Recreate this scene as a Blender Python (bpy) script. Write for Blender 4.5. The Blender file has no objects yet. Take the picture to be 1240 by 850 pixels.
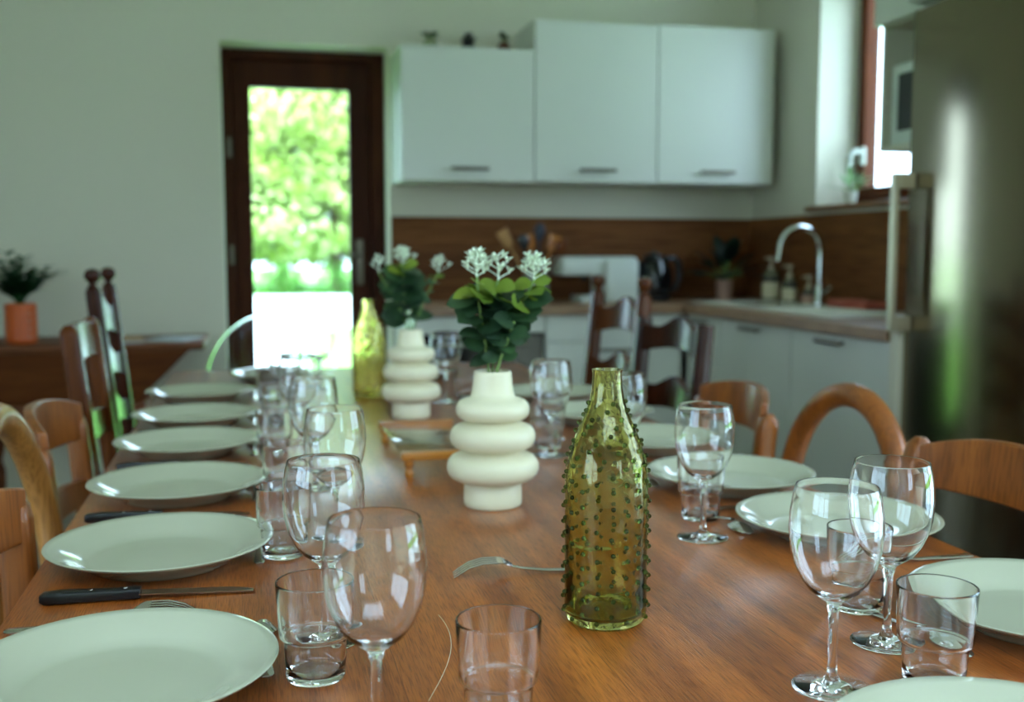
import bpy, bmesh, math, random
from mathutils import Vector, Matrix, Quaternion
random.seed(7)
S = bpy.context.scene
COL = S.collection
PI = math.pi

# ------------------------------------------------------------------ materials
def new_mat(name):
    m = bpy.data.materials.new(name)
    m.use_nodes = True
    nt = m.node_tree
    return m, nt, nt.nodes['Principled BSDF'], nt.nodes['Material Output']

def rgb(h):
    """sRGB hex -> linear rgba"""
    v = [int(h[i:i + 2], 16) / 255 for i in (0, 2, 4)]
    return tuple(c / 12.92 if c <= .04045 else ((c + .055) / 1.055) ** 2.4 for c in v) + (1,)

def plain(name, col, rough=.5, metal=0, bump=0, bscale=80, coat=0, vary=.06, spec=.5):
    m, nt, b, out = new_mat(name)
    col = rgb(col) if isinstance(col, str) else col
    tc = nt.nodes.new('ShaderNodeTexCoord')
    no = nt.nodes.new('ShaderNodeTexNoise'); no.inputs['Scale'].default_value = bscale
    no.inputs['Detail'].default_value = 4
    nt.links.new(tc.outputs['Object'], no.inputs['Vector'])
    mx = nt.nodes.new('ShaderNodeMix'); mx.data_type = 'RGBA'
    mx.inputs['A'].default_value = tuple(c * (1 - vary) for c in col[:3]) + (1,)
    mx.inputs['B'].default_value = tuple(min(1, c * (1 + vary)) for c in col[:3]) + (1,)
    nt.links.new(no.outputs['Fac'], mx.inputs['Factor'])
    nt.links.new(mx.outputs['Result'], b.inputs['Base Color'])
    b.inputs['Roughness'].default_value = rough
    b.inputs['Metallic'].default_value = metal
    b.inputs['Specular IOR Level'].default_value = spec
    b.inputs['Coat Weight'].default_value = coat
    b.inputs['Coat Roughness'].default_value = .08
    if bump:
        bp = nt.nodes.new('ShaderNodeBump'); bp.inputs['Strength'].default_value = bump
        bp.inputs['Distance'].default_value = .002
        nt.links.new(no.outputs['Fac'], bp.inputs['Height'])
        nt.links.new(bp.outputs['Normal'], b.inputs['Normal'])
    return m

def wood(name, dark, light, axis='Y', rough=.35, coat=.3, fine=260, bands=14, plank=None, bump=.15, spec=.5, stretch=22, pores=(.55, .5, .45, 1)):
    m, nt, b, out = new_mat(name)
    N, L = nt.nodes.new, nt.links.new
    tc = N('ShaderNodeTexCoord')
    def mapped(k, lo):
        mp = N('ShaderNodeMapping')
        s = {'X': (lo, k, k), 'Y': (k, lo, k), 'Z': (k, k, lo)}[axis]
        mp.inputs['Scale'].default_value = s
        L(tc.outputs['Object'], mp.inputs['Vector'])
        return mp
    n1 = N('ShaderNodeTexNoise'); n1.inputs['Scale'].default_value = 1; n1.inputs['Detail'].default_value = 6
    n1.inputs['Distortion'].default_value = .8
    L(mapped(bands, bands / stretch).outputs['Vector'], n1.inputs['Vector'])
    n2 = N('ShaderNodeTexNoise'); n2.inputs['Scale'].default_value = 1; n2.inputs['Detail'].default_value = 3
    L(mapped(fine, fine / stretch).outputs['Vector'], n2.inputs['Vector'])
    r1 = N('ShaderNodeValToRGB')
    r1.color_ramp.elements[0].position = .3; r1.color_ramp.elements[0].color = rgb(dark)
    r1.color_ramp.elements[1].position = .72; r1.color_ramp.elements[1].color = rgb(light)
    L(n1.outputs['Fac'], r1.inputs['Fac'])
    r2 = N('ShaderNodeValToRGB')
    r2.color_ramp.elements[0].position = .36; r2.color_ramp.elements[0].color = pores
    r2.color_ramp.elements[1].position = .55; r2.color_ramp.elements[1].color = (1, 1, 1, 1)
    L(n2.outputs['Fac'], r2.inputs['Fac'])
    mul = N('ShaderNodeMix'); mul.data_type = 'RGBA'; mul.blend_type = 'MULTIPLY'
    mul.inputs['Factor'].default_value = .8
    L(r1.outputs['Color'], mul.inputs['A']); L(r2.outputs['Color'], mul.inputs['B'])
    res = mul.outputs['Result']
    height = n2.outputs['Fac']
    if plank:
        br = N('ShaderNodeTexBrick')
        br.inputs['Color1'].default_value = (1, 1, 1, 1); br.inputs['Color2'].default_value = (.86, .84, .82, 1)
        br.inputs['Mortar'].default_value = (.5, .42, .36, 1)
        br.inputs['Scale'].default_value = 1; br.inputs['Mortar Size'].default_value = .0006
        br.inputs['Mortar Smooth'].default_value = .3
        br.inputs['Brick Width'].default_value = 12; br.inputs['Row Height'].default_value = plank
        mp = N('ShaderNodeMapping')
        if axis == 'Y': mp.inputs['Rotation'].default_value = (0, 0, PI / 2)
        L(tc.outputs['Object'], mp.inputs['Vector']); L(mp.outputs['Vector'], br.inputs['Vector'])
        m2 = N('ShaderNodeMix'); m2.data_type = 'RGBA'; m2.blend_type = 'MULTIPLY'; m2.inputs['Factor'].default_value = 1
        L(res, m2.inputs['A']); L(br.outputs['Color'], m2.inputs['B'])
        res = m2.outputs['Result']
    L(res, b.inputs['Base Color'])
    b.inputs['Roughness'].default_value = rough
    b.inputs['Coat Weight'].default_value = coat; b.inputs['Coat Roughness'].default_value = .12
    b.inputs['Specular IOR Level'].default_value = spec
    bp = N('ShaderNodeBump'); bp.inputs['Strength'].default_value = bump; bp.inputs['Distance'].default_value = .001
    L(height, bp.inputs['Height'])
    L(bp.outputs['Normal'], b.inputs['Normal']); L(bp.outputs['Normal'], b.inputs['Coat Normal'])
    return m

def glass(name, col=(1, 1, 1, 1), ior=1.5, bump=0, bscale=60):
    m, nt, b, out = new_mat(name)
    nt.nodes.remove(b)
    g = nt.nodes.new('ShaderNodeBsdfGlass'); g.inputs['Color'].default_value = col
    g.inputs['IOR'].default_value = ior; g.inputs['Roughness'].default_value = 0
    nt.links.new(g.outputs[0], out.inputs['Surface'])
    if bump:
        tc = nt.nodes.new('ShaderNodeTexCoord')
        no = nt.nodes.new('ShaderNodeTexVoronoi'); no.inputs['Scale'].default_value = bscale
        nt.links.new(tc.outputs['Object'], no.inputs['Vector'])
        bp = nt.nodes.new('ShaderNodeBump'); bp.inputs['Strength'].default_value = bump
        bp.inputs['Distance'].default_value = .002
        nt.links.new(no.outputs['Distance'], bp.inputs['Height'])
        nt.links.new(bp.outputs['Normal'], g.inputs['Normal'])
    return m

def pane_mat(name, tint=(.97, 1, .98, 1)):
    """thin clear pane: passes light straight on, mirrors by Fresnel"""
    m, nt, b, out = new_mat(name)
    nt.nodes.remove(b)
    tr = nt.nodes.new('ShaderNodeBsdfTransparent'); tr.inputs['Color'].default_value = tint
    gl = nt.nodes.new('ShaderNodeBsdfGlossy'); gl.inputs['Roughness'].default_value = 0
    fr = nt.nodes.new('ShaderNodeFresnel')
    ge = nt.nodes.new('ShaderNodeNewGeometry')      # same mirror strength on both faces of the thin pane
    io = nt.nodes.new('ShaderNodeMapRange'); io.inputs['To Min'].default_value = 1.3; io.inputs['To Max'].default_value = 1 / 1.3
    nt.links.new(ge.outputs['Backfacing'], io.inputs['Value']); nt.links.new(io.outputs['Result'], fr.inputs['IOR'])
    mx = nt.nodes.new('ShaderNodeMixShader')
    nt.links.new(fr.outputs[0], mx.inputs[0]); nt.links.new(tr.outputs[0], mx.inputs[1]); nt.links.new(gl.outputs[0], mx.inputs[2])
    nt.links.new(mx.outputs[0], out.inputs['Surface'])
    return m

def leaf_mat(name, c1, c2, trans=.3, rough=.5, scale=6):
    m, nt, b, out = new_mat(name)
    tc = nt.nodes.new('ShaderNodeTexCoord')
    no = nt.nodes.new('ShaderNodeTexNoise'); no.inputs['Scale'].default_value = scale
    nt.links.new(tc.outputs['Object'], no.inputs['Vector'])
    r = nt.nodes.new('ShaderNodeValToRGB')
    r.color_ramp.elements[0].position = .35; r.color_ramp.elements[0].color = rgb(c1)
    r.color_ramp.elements[1].position = .65; r.color_ramp.elements[1].color = rgb(c2)
    nt.links.new(no.outputs['Fac'], r.inputs['Fac'])
    nt.links.new(r.outputs['Color'], b.inputs['Base Color'])
    b.inputs['Roughness'].default_value = rough
    t = nt.nodes.new('ShaderNodeBsdfTranslucent')
    nt.links.new(r.outputs['Color'], t.inputs['Color'])
    mx = nt.nodes.new('ShaderNodeMixShader'); mx.inputs[0].default_value = trans
    nt.links.new(b.outputs[0], mx.inputs[1]); nt.links.new(t.outputs[0], mx.inputs[2])
    nt.links.new(mx.outputs[0], out.inputs['Surface'])
    return m

M = {}
M['wall'] = plain('white_plaster', 'd3cebd', .85, bump=.25, bscale=45, vary=.02)
M['ceil'] = plain('ceiling_paint', 'dddccd', .9, vary=.02)
M['trimw'] = plain('white_trim', 'd8d6cc', .5, vary=.02)
M['cab'] = plain('white_lacquer', 'cbccc2', .30, vary=.01, bscale=5)
M['carcass'] = plain('cream_carcass', 'c9c3ae', .5, vary=.02)
M['handle'] = plain('brushed_nickel', '6f675c', .42, metal=.8, vary=.1)
M['steel_cutlery'] = plain('polished_steel', 'c9c6c0', .1, metal=1, vary=.03)
M['chrome'] = plain('chrome', 'd5d8da', .12, metal=1, vary=.02)
M['blackplastic'] = plain('black_plastic', '101114', .3, vary=.1)
M['blackgloss'] = plain('black_gloss', '07080a', .12, vary=.1)
M['plate'] = plain('white_porcelain', 'b4b39c', .12, vary=.01, bscale=8, coat=.2)
M['vase'] = plain('cream_matte_ceramic', 'ddd3b4', .42, vary=.02, bscale=20, spec=.45)
M['table'] = wood('oak_table', '86400f', 'bf6b2a', 'Y', rough=.33, coat=.42, fine=820, bands=30, plank=.19, bump=.45, stretch=26, pores=(.40, .30, .22, 1))
M['doorwood'] = wood('dark_stained_timber', '341507', '4e240d', 'Z', rough=.55, coat=.0, fine=160, bands=10, spec=.12)
M['winwood'] = wood('red_brown_timber', '4a1e05', '662f0a', 'Z', rough=.5, coat=.0, spec=.15, fine=160, bands=10)
M['chair_dark'] = wood('dark_walnut', '2a120a', '48200f', 'Z', rough=.22, coat=0, spec=.18, fine=200, bands=12)
M['chair_mid'] = wood('brown_oak', '4a230e', '6f3916', 'Z', rough=.22, coat=0, spec=.18, fine=200, bands=12)
M['chair_honey'] = wood('honey_oak', '7a3f14', 'a85f24', 'Z', rough=.33, coat=.12, fine=220, bands=14)
M['chair_light'] = wood('light_beech', '8f5a26', 'bd8041', 'Z', rough=.33, coat=.12, fine=220, bands=14)
M['rush'] = plain('woven_rush', 'a8874f', .8, bump=.8, bscale=120, vary=.25)
M['trough'] = wood('brown_chestnut', '5a2c10', '7d431b', 'X', rough=.5, coat=.0, spec=.3, fine=160, bands=9)
M['splash'] = wood('oak_laminate', '5f3820', '86552f', 'X', rough=.6, coat=0, fine=120, bands=9, bump=.05, spec=.12)
M['worktop'] = wood('worktop_laminate', '86654a', 'a88465', 'X', rough=.35, coat=0, fine=120, bands=9, bump=.05)
M['sill'] = wood('oak_sill', '7a4a22', 'a16b36', 'Y', rough=.4, coat=.1, fine=120, bands=12)
M['traywood'] = wood('orange_bamboo', 'a85f1c', 'cc8230', 'X', rough=.35, coat=.3, fine=150, bands=20)
M['utensil'] = wood('pale_beech', 'a5713c', 'c7965c', 'Z', rough=.6, coat=0, fine=150, bands=20)
M['glass'] = glass('clear_glass', (1, 1, 1, 1), 1.45)
M['trayglass'] = pane_mat('tray_glass', (.86, .95, .92, 1))
M['green'] = glass('olive_green_glass', (.87, .85, .60, 1), 1.5, bump=.3, bscale=70)
M['stud'] = glass('dark_olive_glass', (.44, .50, .28, 1), 1.5)
M['yellow'] = glass('yellow_glass', (.98, .95, .70, 1), 1.5, bump=.6, bscale=95)
M['ystud'] = glass('amber_stud_glass', (.90, .84, .50, 1), 1.5)
M['acrylic'] = glass('clear_acrylic', (.96, .98, .98, 1), 1.14)
M['pane'] = pane_mat('window_pane')
M['orange'] = plain('orange_glaze', 'c4551a', .35, bump=.2, bscale=60, vary=.08)
M['soil'] = plain('potting_soil', '2a1c12', .95, vary=.3)
M['palm'] = leaf_mat('palm_leaf', '10381a', '2a6a30', .2)
M['euc'] = leaf_mat('eucalyptus_leaf', '1c3420', '3c5a34', .2, rough=.45, scale=14)
M['euclight'] = leaf_mat('young_eucalyptus_leaf', '5f7a20', '84942f', .35, rough=.5, scale=14)
M['blossom'] = plain('pale_blossom', 'dfe8d2', .6, vary=.08)
M['stem'] = plain('green_stem', '6f8a44', .6)
M['pinkpot'] = plain('blush_pot', 'b38c78', .6)
M['darkleaf'] = leaf_mat('dark_green_leaf', '08190f', '10301c', .1)
M['soapglass'] = plain('ribbed_clear_soap_bottle', '6d6a55', .15, vary=.2)
M['soaplabel'] = plain('cream_label', 'cbbf9f', .6)
M['soaptext'] = plain('label_ink', '2c2a26', .6)
M['pump'] = plain('cream_pump', 'b5a58b', .4)
M['sink'] = plain('white_sink', 'd6d3c2', .25, vary=.02)
M['pink'] = plain('salmon_sponge', 'a5513e', .8, bump=.5)
M['stripe'] = leaf_mat('striped_leaf', '5f8a55', 'a9c79a', .3, scale=30)
M['minicream'] = plain('sage_pot', '8a8f6e', .6)
M['minired'] = plain('terracotta_pot', '64301d', .6)
M['paper'] = plain('magazine_paper', 'a7b0b3', .4, vary=.15, bscale=12)
M['paperb'] = plain('magazine_tan', 'a77b4a', .5, vary=.2, bscale=12)
M['tile'] = None
M['crock'] = plain('grey_crock', '9b9d95', .4)
M['navy'] = plain('navy_silicone', '141a2c', .5)
M['coffee'] = plain('white_appliance', 'c3c8bf', .3, vary=.02)
M['bark'] = plain('bark', '5a4a36', .9, bump=.6, bscale=20, vary=.3)
M['treeleaf'] = leaf_mat('garden_leaf', 'a3bd52', 'e6efb0', .4, scale=1.3)
M['hedgeleaf'] = leaf_mat('hedge_leaf', '356b22', '62963c', .3, scale=1.5)
M['grass'] = leaf_mat('lawn', '5a9a34', '7ebc4a', .0, rough=.9, scale=.6)
M['gravel'] = plain('pale_gravel', 'd6dedd', .9, vary=.1, bscale=3)
M['eave'] = plain('roof_slab', '8a8378', .8)

def steel_mat():
    m, nt, b, out = new_mat('brushed_stainless')
    b.inputs['Base Color'].default_value = rgb('857b66')
    b.inputs['Metallic'].default_value = 1
    b.inputs['Roughness'].default_value = .27
    tc = nt.nodes.new('ShaderNodeTexCoord')
    mp = nt.nodes.new('ShaderNodeMapping'); mp.inputs['Scale'].default_value = (2, 2, 600)
    no = nt.nodes.new('ShaderNodeTexNoise'); no.inputs['Scale'].default_value = 1
    nt.links.new(tc.outputs['Object'], mp.inputs['Vector']); nt.links.new(mp.outputs['Vector'], no.inputs['Vector'])
    mr = nt.nodes.new('ShaderNodeMapRange'); mr.inputs['To Min'].default_value = .15; mr.inputs['To Max'].default_value = .18
    nt.links.new(no.outputs['Fac'], mr.inputs['Value']); nt.links.new(mr.outputs['Result'], b.inputs['Roughness'])
    return m
M['steel'] = steel_mat()

def tile_mat():
    m, nt, b, out = new_mat('floor_tile')
    tc = nt.nodes.new('ShaderNodeTexCoord')
    br = nt.nodes.new('ShaderNodeTexBrick'); br.offset = 0
    br.inputs['Color1'].default_value = rgb('7d766a'); br.inputs['Color2'].default_value = rgb('857e70')
    br.inputs['Mortar'].default_value = rgb('5c574e'); br.inputs['Scale'].default_value = 1
    br.inputs['Brick Width'].default_value = .45; br.inputs['Row Height'].default_value = .45
    br.inputs['Mortar Size'].default_value = .004
    nt.links.new(tc.outputs['Object'], br.inputs['Vector']); nt.links.new(br.outputs['Color'], b.inputs['Base Color'])
    b.inputs['Roughness'].default_value = .35
    return m
M['tile'] = tile_mat()

# ------------------------------------------------------------------ mesh builder
class MB:
    def __init__(s): s.bm = bmesh.new()
    def box(s, x0, x1, y0, y1, z0, z1, bev=0):
        vs = [s.bm.verts.new((x, y, z)) for z in (z0, z1) for y in (y0, y1) for x in (x0, x1)]
        fs = [(0, 2, 3, 1), (4, 5, 7, 6), (0, 1, 5, 4), (2, 6, 7, 3), (0, 4, 6, 2), (1, 3, 7, 5)]
        fa = [s.bm.faces.new([vs[i] for i in f]) for f in fs]
        if bev:
            ed = list({e for f in fa for e in f.edges})
            bmesh.ops.bevel(s.bm, geom=ed, offset=bev, segments=2, affect='EDGES', profile=.5)
        return s
    def hexa(s, bot, top):
        """two matching quads (ccw from above), joined"""
        n = len(bot)
        a = [s.bm.verts.new(p) for p in bot]; b = [s.bm.verts.new(p) for p in top]
        s.bm.faces.new(a[::-1]); s.bm.faces.new(b)
        for i in range(n): s.bm.faces.new((a[i], a[(i + 1) % n], b[(i + 1) % n], b[i]))
        return s
    def lathe(s, prof, n=48, c=(0, 0, 0), mat=None):
        """prof: closed or open list of (r, z); r==0 becomes a pole"""
        rings = []
        for r, z in prof:
            if r < 1e-6:
                v = Vector((0, 0, z))
                rings.append([s.bm.verts.new((mat @ v if mat else v) + Vector(c))])
            else:
                ring = []
                for i in range(n):
                    a = 2 * PI * i / n
                    v = Vector((r * math.cos(a), r * math.sin(a), z))
                    ring.append(s.bm.verts.new((mat @ v if mat else v) + Vector(c)))
                rings.append(ring)
        for p, q in zip(rings, rings[1:]):
            for i in range(n):
                j = (i + 1) % n
                if len(p) == 1 and len(q) == 1: break
                if len(p) == 1: s.bm.faces.new((p[0], q[j], q[i]))
                elif len(q) == 1: s.bm.faces.new((p[i], p[j], q[0]))
                else: s.bm.faces.new((p[i], p[j], q[j], q[i]))
        return s
    def sweep(s, pts, rad, n=10, ell=1.0, up=(0, 0, 1), caps=True, sq=False):
        """tube through pts; rad: number or list; ell: ratio of the second half-axis; sq: rounded square section"""
        pts = [Vector(p) for p in pts]
        k = len(pts)
        if not isinstance(rad, (list, tuple)): rad = [rad] * k
        if not isinstance(ell, (list, tuple)): ell = [ell] * k
        rings = []
        for i, p in enumerate(pts):
            t = (pts[min(i + 1, k - 1)] - pts[max(i - 1, 0)]).normalized()
            u = Vector(up)
            sd = t.cross(u)
            if sd.length < 1e-4: sd = t.cross(Vector((1, 0, 0)))
            sd.normalize(); w = sd.cross(t).normalized()
            ring = []
            for j in range(n):
                a = 2 * PI * (j + .5) / n
                ca, sa = math.cos(a), math.sin(a)
                if sq:
                    e = .45
                    ca = math.copysign(abs(ca) ** e, ca); sa = math.copysign(abs(sa) ** e, sa)
                ring.append(s.bm.verts.new(p + sd * (rad[i] * ca) + w * (rad[i] * ell[i] * sa)))
            rings.append(ring)
        for p, q in zip(rings, rings[1:]):
            for j in range(n): s.bm.faces.new((p[j], p[(j + 1) % n], q[(j + 1) % n], q[j]))
        if caps:
            s.bm.faces.new(rings[0][::-1]); s.bm.faces.new(rings[-1])
        return s
    def grid(s, f, nu, nv):
        """surface f(u,v) u,v in 0..1"""
        g = [[s.bm.verts.new(f(i / nu, j / nv)) for j in range(nv + 1)] for i in range(nu + 1)]
        for i in range(nu):
            for j in range(nv): s.bm.faces.new((g[i][j], g[i + 1][j], g[i + 1][j + 1], g[i][j + 1]))
        return s
    def slab(s, f, nu, nv, thick):
        """closed slab: f(u,v)->(point), thick: Vector offset or function"""
        th = thick if callable(thick) else (lambda u, v: Vector(thick))
        A = [[s.bm.verts.new(Vector(f(i / nu, j / nv))) for j in range(nv + 1)] for i in range(nu + 1)]
        B = [[s.bm.verts.new(Vector(f(i / nu, j / nv)) + th(i / nu, j / nv)) for j in range(nv + 1)] for i in range(nu + 1)]
        for i in range(nu):
            for j in range(nv):
                s.bm.faces.new((A[i][j], A[i][j + 1], A[i + 1][j + 1], A[i + 1][j]))
                s.bm.faces.new((B[i][j], B[i + 1][j], B[i + 1][j + 1], B[i][j + 1]))
        for i in range(nu):
            s.bm.faces.new((A[i][0], A[i + 1][0], B[i + 1][0], B[i][0]))
            s.bm.faces.new((A[i][nv], B[i][nv], B[i + 1][nv], A[i + 1][nv]))
        for j in range(nv):
            s.bm.faces.new((A[0][j], B[0][j], B[0][j + 1], A[0][j + 1]))
            s.bm.faces.new((A[nu][j], A[nu][j + 1], B[nu][j + 1], B[nu][j]))
        return s
    def ball(s, c, r, seg=12, rings=8, squash=1):
        prof = [(0, -r * squash)] + [(r * math.sin(PI * i / rings), -r * squash * math.cos(PI * i / rings)) for i in range(1, rings)] + [(0, r * squash)]
        return s.lathe(prof, seg, c)
    def leaf(s, p, d, nrm, L, Wd, curl=.15, fold=.1, n=5, oval=True):
        """one leaf blade starting at p along d"""
        d = Vector(d).normalized(); nrm = Vector(nrm)
        sd = d.cross(nrm)
        if sd.length < 1e-4: sd = d.cross(Vector((1, .3, .2)))
        sd.normalize(); nn = sd.cross(d).normalized()
        rows = []
        for i in range(n + 1):
            t = i / n
            w = Wd / 2 * (math.sin(PI * (t ** .85)) ** (.6 if oval else 1)) if 0 < t < 1 else Wd * .03
            c = Vector(p) + d * (L * t) - nn * (curl * L * t * t)
            rows.append([s.bm.verts.new(c - sd * w + nn * (fold * w)), s.bm.verts.new(c), s.bm.verts.new(c + sd * w + nn * (fold * w))])
        for a, b in zip(rows, rows[1:]):
            s.bm.faces.new((a[0], a[1], b[1], b[0])); s.bm.faces.new((a[1], a[2], b[2], b[1]))
        return s
    def build(s, name, mat, parent=None, loc=None, smooth=True, sharp=38, bevel=0, rotz=None):
        bm = s.bm
        bmesh.ops.recalc_face_normals(bm, faces=bm.faces)
        if smooth:
            for f in bm.faces: f.smooth = True
            for e in bm.edges:
                if len(e.link_faces) == 2 and e.calc_face_angle(0) > math.radians(sharp): e.smooth = False
        me = bpy.data.meshes.new(name); bm.to_mesh(me); bm.free()
        me.materials.append(mat)
        o = bpy.data.objects.new(name, me); COL.objects.link(o)
        if bevel:
            b = o.modifiers.new('bevel', 'BEVEL'); b.width = bevel; b.segments = 2; b.limit_method = 'ANGLE'
        if parent is not None: o.parent = parent
        if loc is not None: o.location = loc
        if rotz is not None: o.rotation_euler = (0, 0, rotz)
        return o

def thing(name, label, cat, loc=(0, 0, 0), rz=0, group=None):
    o = bpy.data.objects.new(name, None); COL.objects.link(o)
    o.empty_display_size = .05
    o.location = loc; o.rotation_euler = (0, 0, rz)
    o['label'] = label; o['category'] = cat
    if group: o['group'] = group
    return o
def tag(o, label, cat, group=None):
    o['label'] = label; o['category'] = cat
    if group: o['group'] = group
    return o
def struct(o):
    o['kind'] = 'structure'; return o
def dup(root, loc, rz=0, label=None, group=None, tilt=None):
    def rec(o, parent):
        c = o.copy(); COL.objects.link(c); c.parent = parent
        for ch in [x for x in list(o.children)]: rec(ch, c)
        return c
    r = rec(root, None)
    r.location = loc; r.rotation_euler = (0, 0, rz)
    if label: r['label'] = label
    if group: r['group'] = group
    return r
def place_all(proto, spots, group):
    """spots: (x, y, z, rotz, label); the first moves the prototype itself"""
    for i, (x, y, z, rz, lab) in enumerate(spots):
        if i == 0:
            proto.location = (x, y, z); proto.rotation_euler = (0, 0, rz); proto['label'] = lab
            if group: proto['group'] = group
        else: dup(proto, (x, y, z), rz, lab, group)

T = .75          # table top height

# ------------------------------------------------------------------ room shell
XL, XR, YB, YF, ZC = -2.6, 2.48, 5.0, -2.6, 2.62
struct(MB().box(XL - .35, XR + .35, YF - .35, YB + .35, -.12, 0).build('floor', M['tile'], smooth=False))
SK = (-1.2, 1.5, -2.2, -.3)       # unseen roof window, added to bring more daylight into the room
def around(z0, z1, x0, x1, y0, y1):
    return MB().box(x0, SK[0], y0, y1, z0, z1).box(SK[1], x1, y0, y1, z0, z1).box(SK[0], SK[1], y0, SK[2], z0, z1).box(SK[0], SK[1], SK[3], y1, z0, z1)
struct(around(ZC, ZC + .12, XL - .35, XR + .27, YF - .35, YB + .35).build('ceiling', M['ceil'], smooth=False))
f = MB()
for i in range(5):
    x = SK[0] + (SK[1] - SK[0] - .06) * i / 4
    f.box(x, x + .06, SK[2], SK[3], ZC + .2, ZC + .29)
sky_f = struct(f.build('window_added_roof', M['trimw'], smooth=False))
MB().box(SK[0], SK[1], SK[2], SK[3], ZC + .30, ZC + .305).build('window_pane', M['pane'], sky_f, smooth=False)
# back wall with the door opening (wall 0.35 thick)
b = MB()
DX0, DX1, DZ = -.125, .63, 2.075
b.box(XL - .35, DX0, YB, YB + .35, 0, ZC).box(DX1, XR + .27, YB, YB + .35, 0, ZC).box(DX0, DX1, YB, YB + .35, DZ, ZC)
struct(b.build('wall_back', M['wall'], smooth=False))
# right wall with kitchen window and a tall garden window beside the fridge
W1 = (3.42, 4.36, 1.335, 2.38)
W2 = (-.1, 1.65, .10, 2.35)
b = MB()
WT = .27
b.box(XR, XR + WT, YF, W2[0], 0, ZC).box(XR, XR + WT, W2[1], W1[0], 0, ZC).box(XR, XR + WT, W1[1], YB, 0, ZC)
for w in (W1, W2): b.box(XR, XR + WT, w[0], w[1], 0, w[2]).box(XR, XR + WT, w[0], w[1], w[3], ZC)
struct(b.build('wall_right', M['wall'], smooth=False))
W4 = (-1.9, 1.0, .85, 2.25)  # opening for an added left window, fill light from out of view
b = MB().box(XL - .35, XL, YF, W4[0], 0, ZC).box(XL - .35, XL, W4[1], YB, 0, ZC).box(XL - .35, XL, W4[0], W4[1], 0, W4[2]).box(XL - .35, XL, W4[0], W4[1], W4[3], ZC)
struct(b.build('wall_left', M['wall'], smooth=False))
# front wall (behind the camera)
W3 = (1.35, 2.3, .9, 2.25)  # opening for an added front window, more light from behind the camera
b = MB().box(XL - .35, W3[0], YF - .35, YF, 0, ZC).box(W3[1], XR + .35, YF - .35, YF, 0, ZC).box(W3[0], W3[1], YF - .35, YF, 0, W3[2]).box(W3[0], W3[1], YF - .35, YF, W3[3], ZC)
struct(b.build('wall_front', M['wall'], smooth=False))
struct(MB().box(XL, DX0 - .002, YB - .014, YB, 0, .08).build('baseboard_back', M['trimw'], smooth=False))
struct(MB().box(XL, XL + .014, YF, YB - .014, 0, .08).build('baseboard_left', M['trimw'], smooth=False))

# windows in the right wall
def window(name, w, xf, leaves, mat, hand=None):
    y0, y1, z0, z1 = w
    f = MB(); t = .05
    f.box(xf, xf + .07, y0, y1, z0, z0 + t).box(xf, xf + .07, y0, y1, z1 - t, z1)
    f.box(xf, xf + .07, y0, y0 + t, z0 + t, z1 - t).box(xf, xf + .07, y1 - t, y1, z0 + t, z1 - t)
    root = struct(f.build(name, mat, smooth=False, bevel=.004))
    n = len(leaves)
    for a, c in leaves:
        s = MB(); q = .05
        s.box(xf - .015, xf + .028, a, c, z0 + .035, z0 + .035 + q).box(xf - .015, xf + .028, a, c, z1 - .035 - q, z1 - .035)
        s.box(xf - .015, xf + .028, a, a + q, z0 + .035 + q, z1 - .035 - q).box(xf - .015, xf + .028, c - q, c, z0 + .035 + q, z1 - .035 - q)
        sa = s.build('window_sash', mat, root, smooth=False, bevel=.004)
        MB().box(xf + .008, xf + .012, a + q, c - q, z0 + .035 + q, z1 - .035 - q).build('window_pane', M['pane'], sa, smooth=False)
    return root
w1 = window('window_1', W1, 2.68, [(3.45, 4.335)], M['winwood'])
# curved white handle of the kitchen window
h = MB()
h.box(2.645, 2.662, 4.255, 4.285, 1.52, 1.60, .004)
h.sweep([(2.65, 4.27, 1.575), (2.625, 4.27, 1.58), (2.60, 4.27, 1.575), (2.592, 4.275, 1.55), (2.592, 4.28, 1.50), (2.600, 4.285, 1.45), (2.61, 4.29, 1.42)],
        [.011, .011, .012, .012, .012, .011, .009], n=10)
h.build('window_handle', M['coffee'], w1)
def added_window(name, a0, a1, z0, z1, c, along, n):
    """added many-leaved window, out of view, in the front wall (along x) or left wall (along y)"""
    def bx(m, u0, u1, d0, d1, za, zb):
        return m.box(u0, u1, c + d0, c + d1, za, zb) if along == 'x' else m.box(c + d0, c + d1, u0, u1, za, zb)
    f = MB(); t = .05
    bx(f, a0, a1, 0, .07, z0, z0 + t); bx(f, a0, a1, 0, .07, z1 - t, z1)
    for i in range(n + 1):
        u = a0 + (a1 - a0 - t) * i / n
        bx(f, u, u + t, 0, .07, z0 + t, z1 - t)
    root = struct(f.build(name, M['winwood'], smooth=False))
    bx(MB(), a0 + t, a1 - t, .03, .035, z0 + t, z1 - t).build('window_pane', M['pane'], root, smooth=False)
added_window('window_added_front', W3[0], W3[1], W3[2], W3[3], YF - .25, 'x', 2)
added_window('window_added_left', W4[0], W4[1], W4[2], W4[3], XL - .25, 'y', 3)
window('window_2', W2, 2.68, [(-.07, .775), (.775, 1.62)], M['winwood'])
struct(MB().box(2.44, 2.68, 3.38, 4.395, 1.315, 1.337, .004).build('trim_window_sill', M['sill']))
struct(MB().box(2.45, 2.70, -.12, 1.67, .08, .102, .004).build('trim_2', M['sill']))

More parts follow.
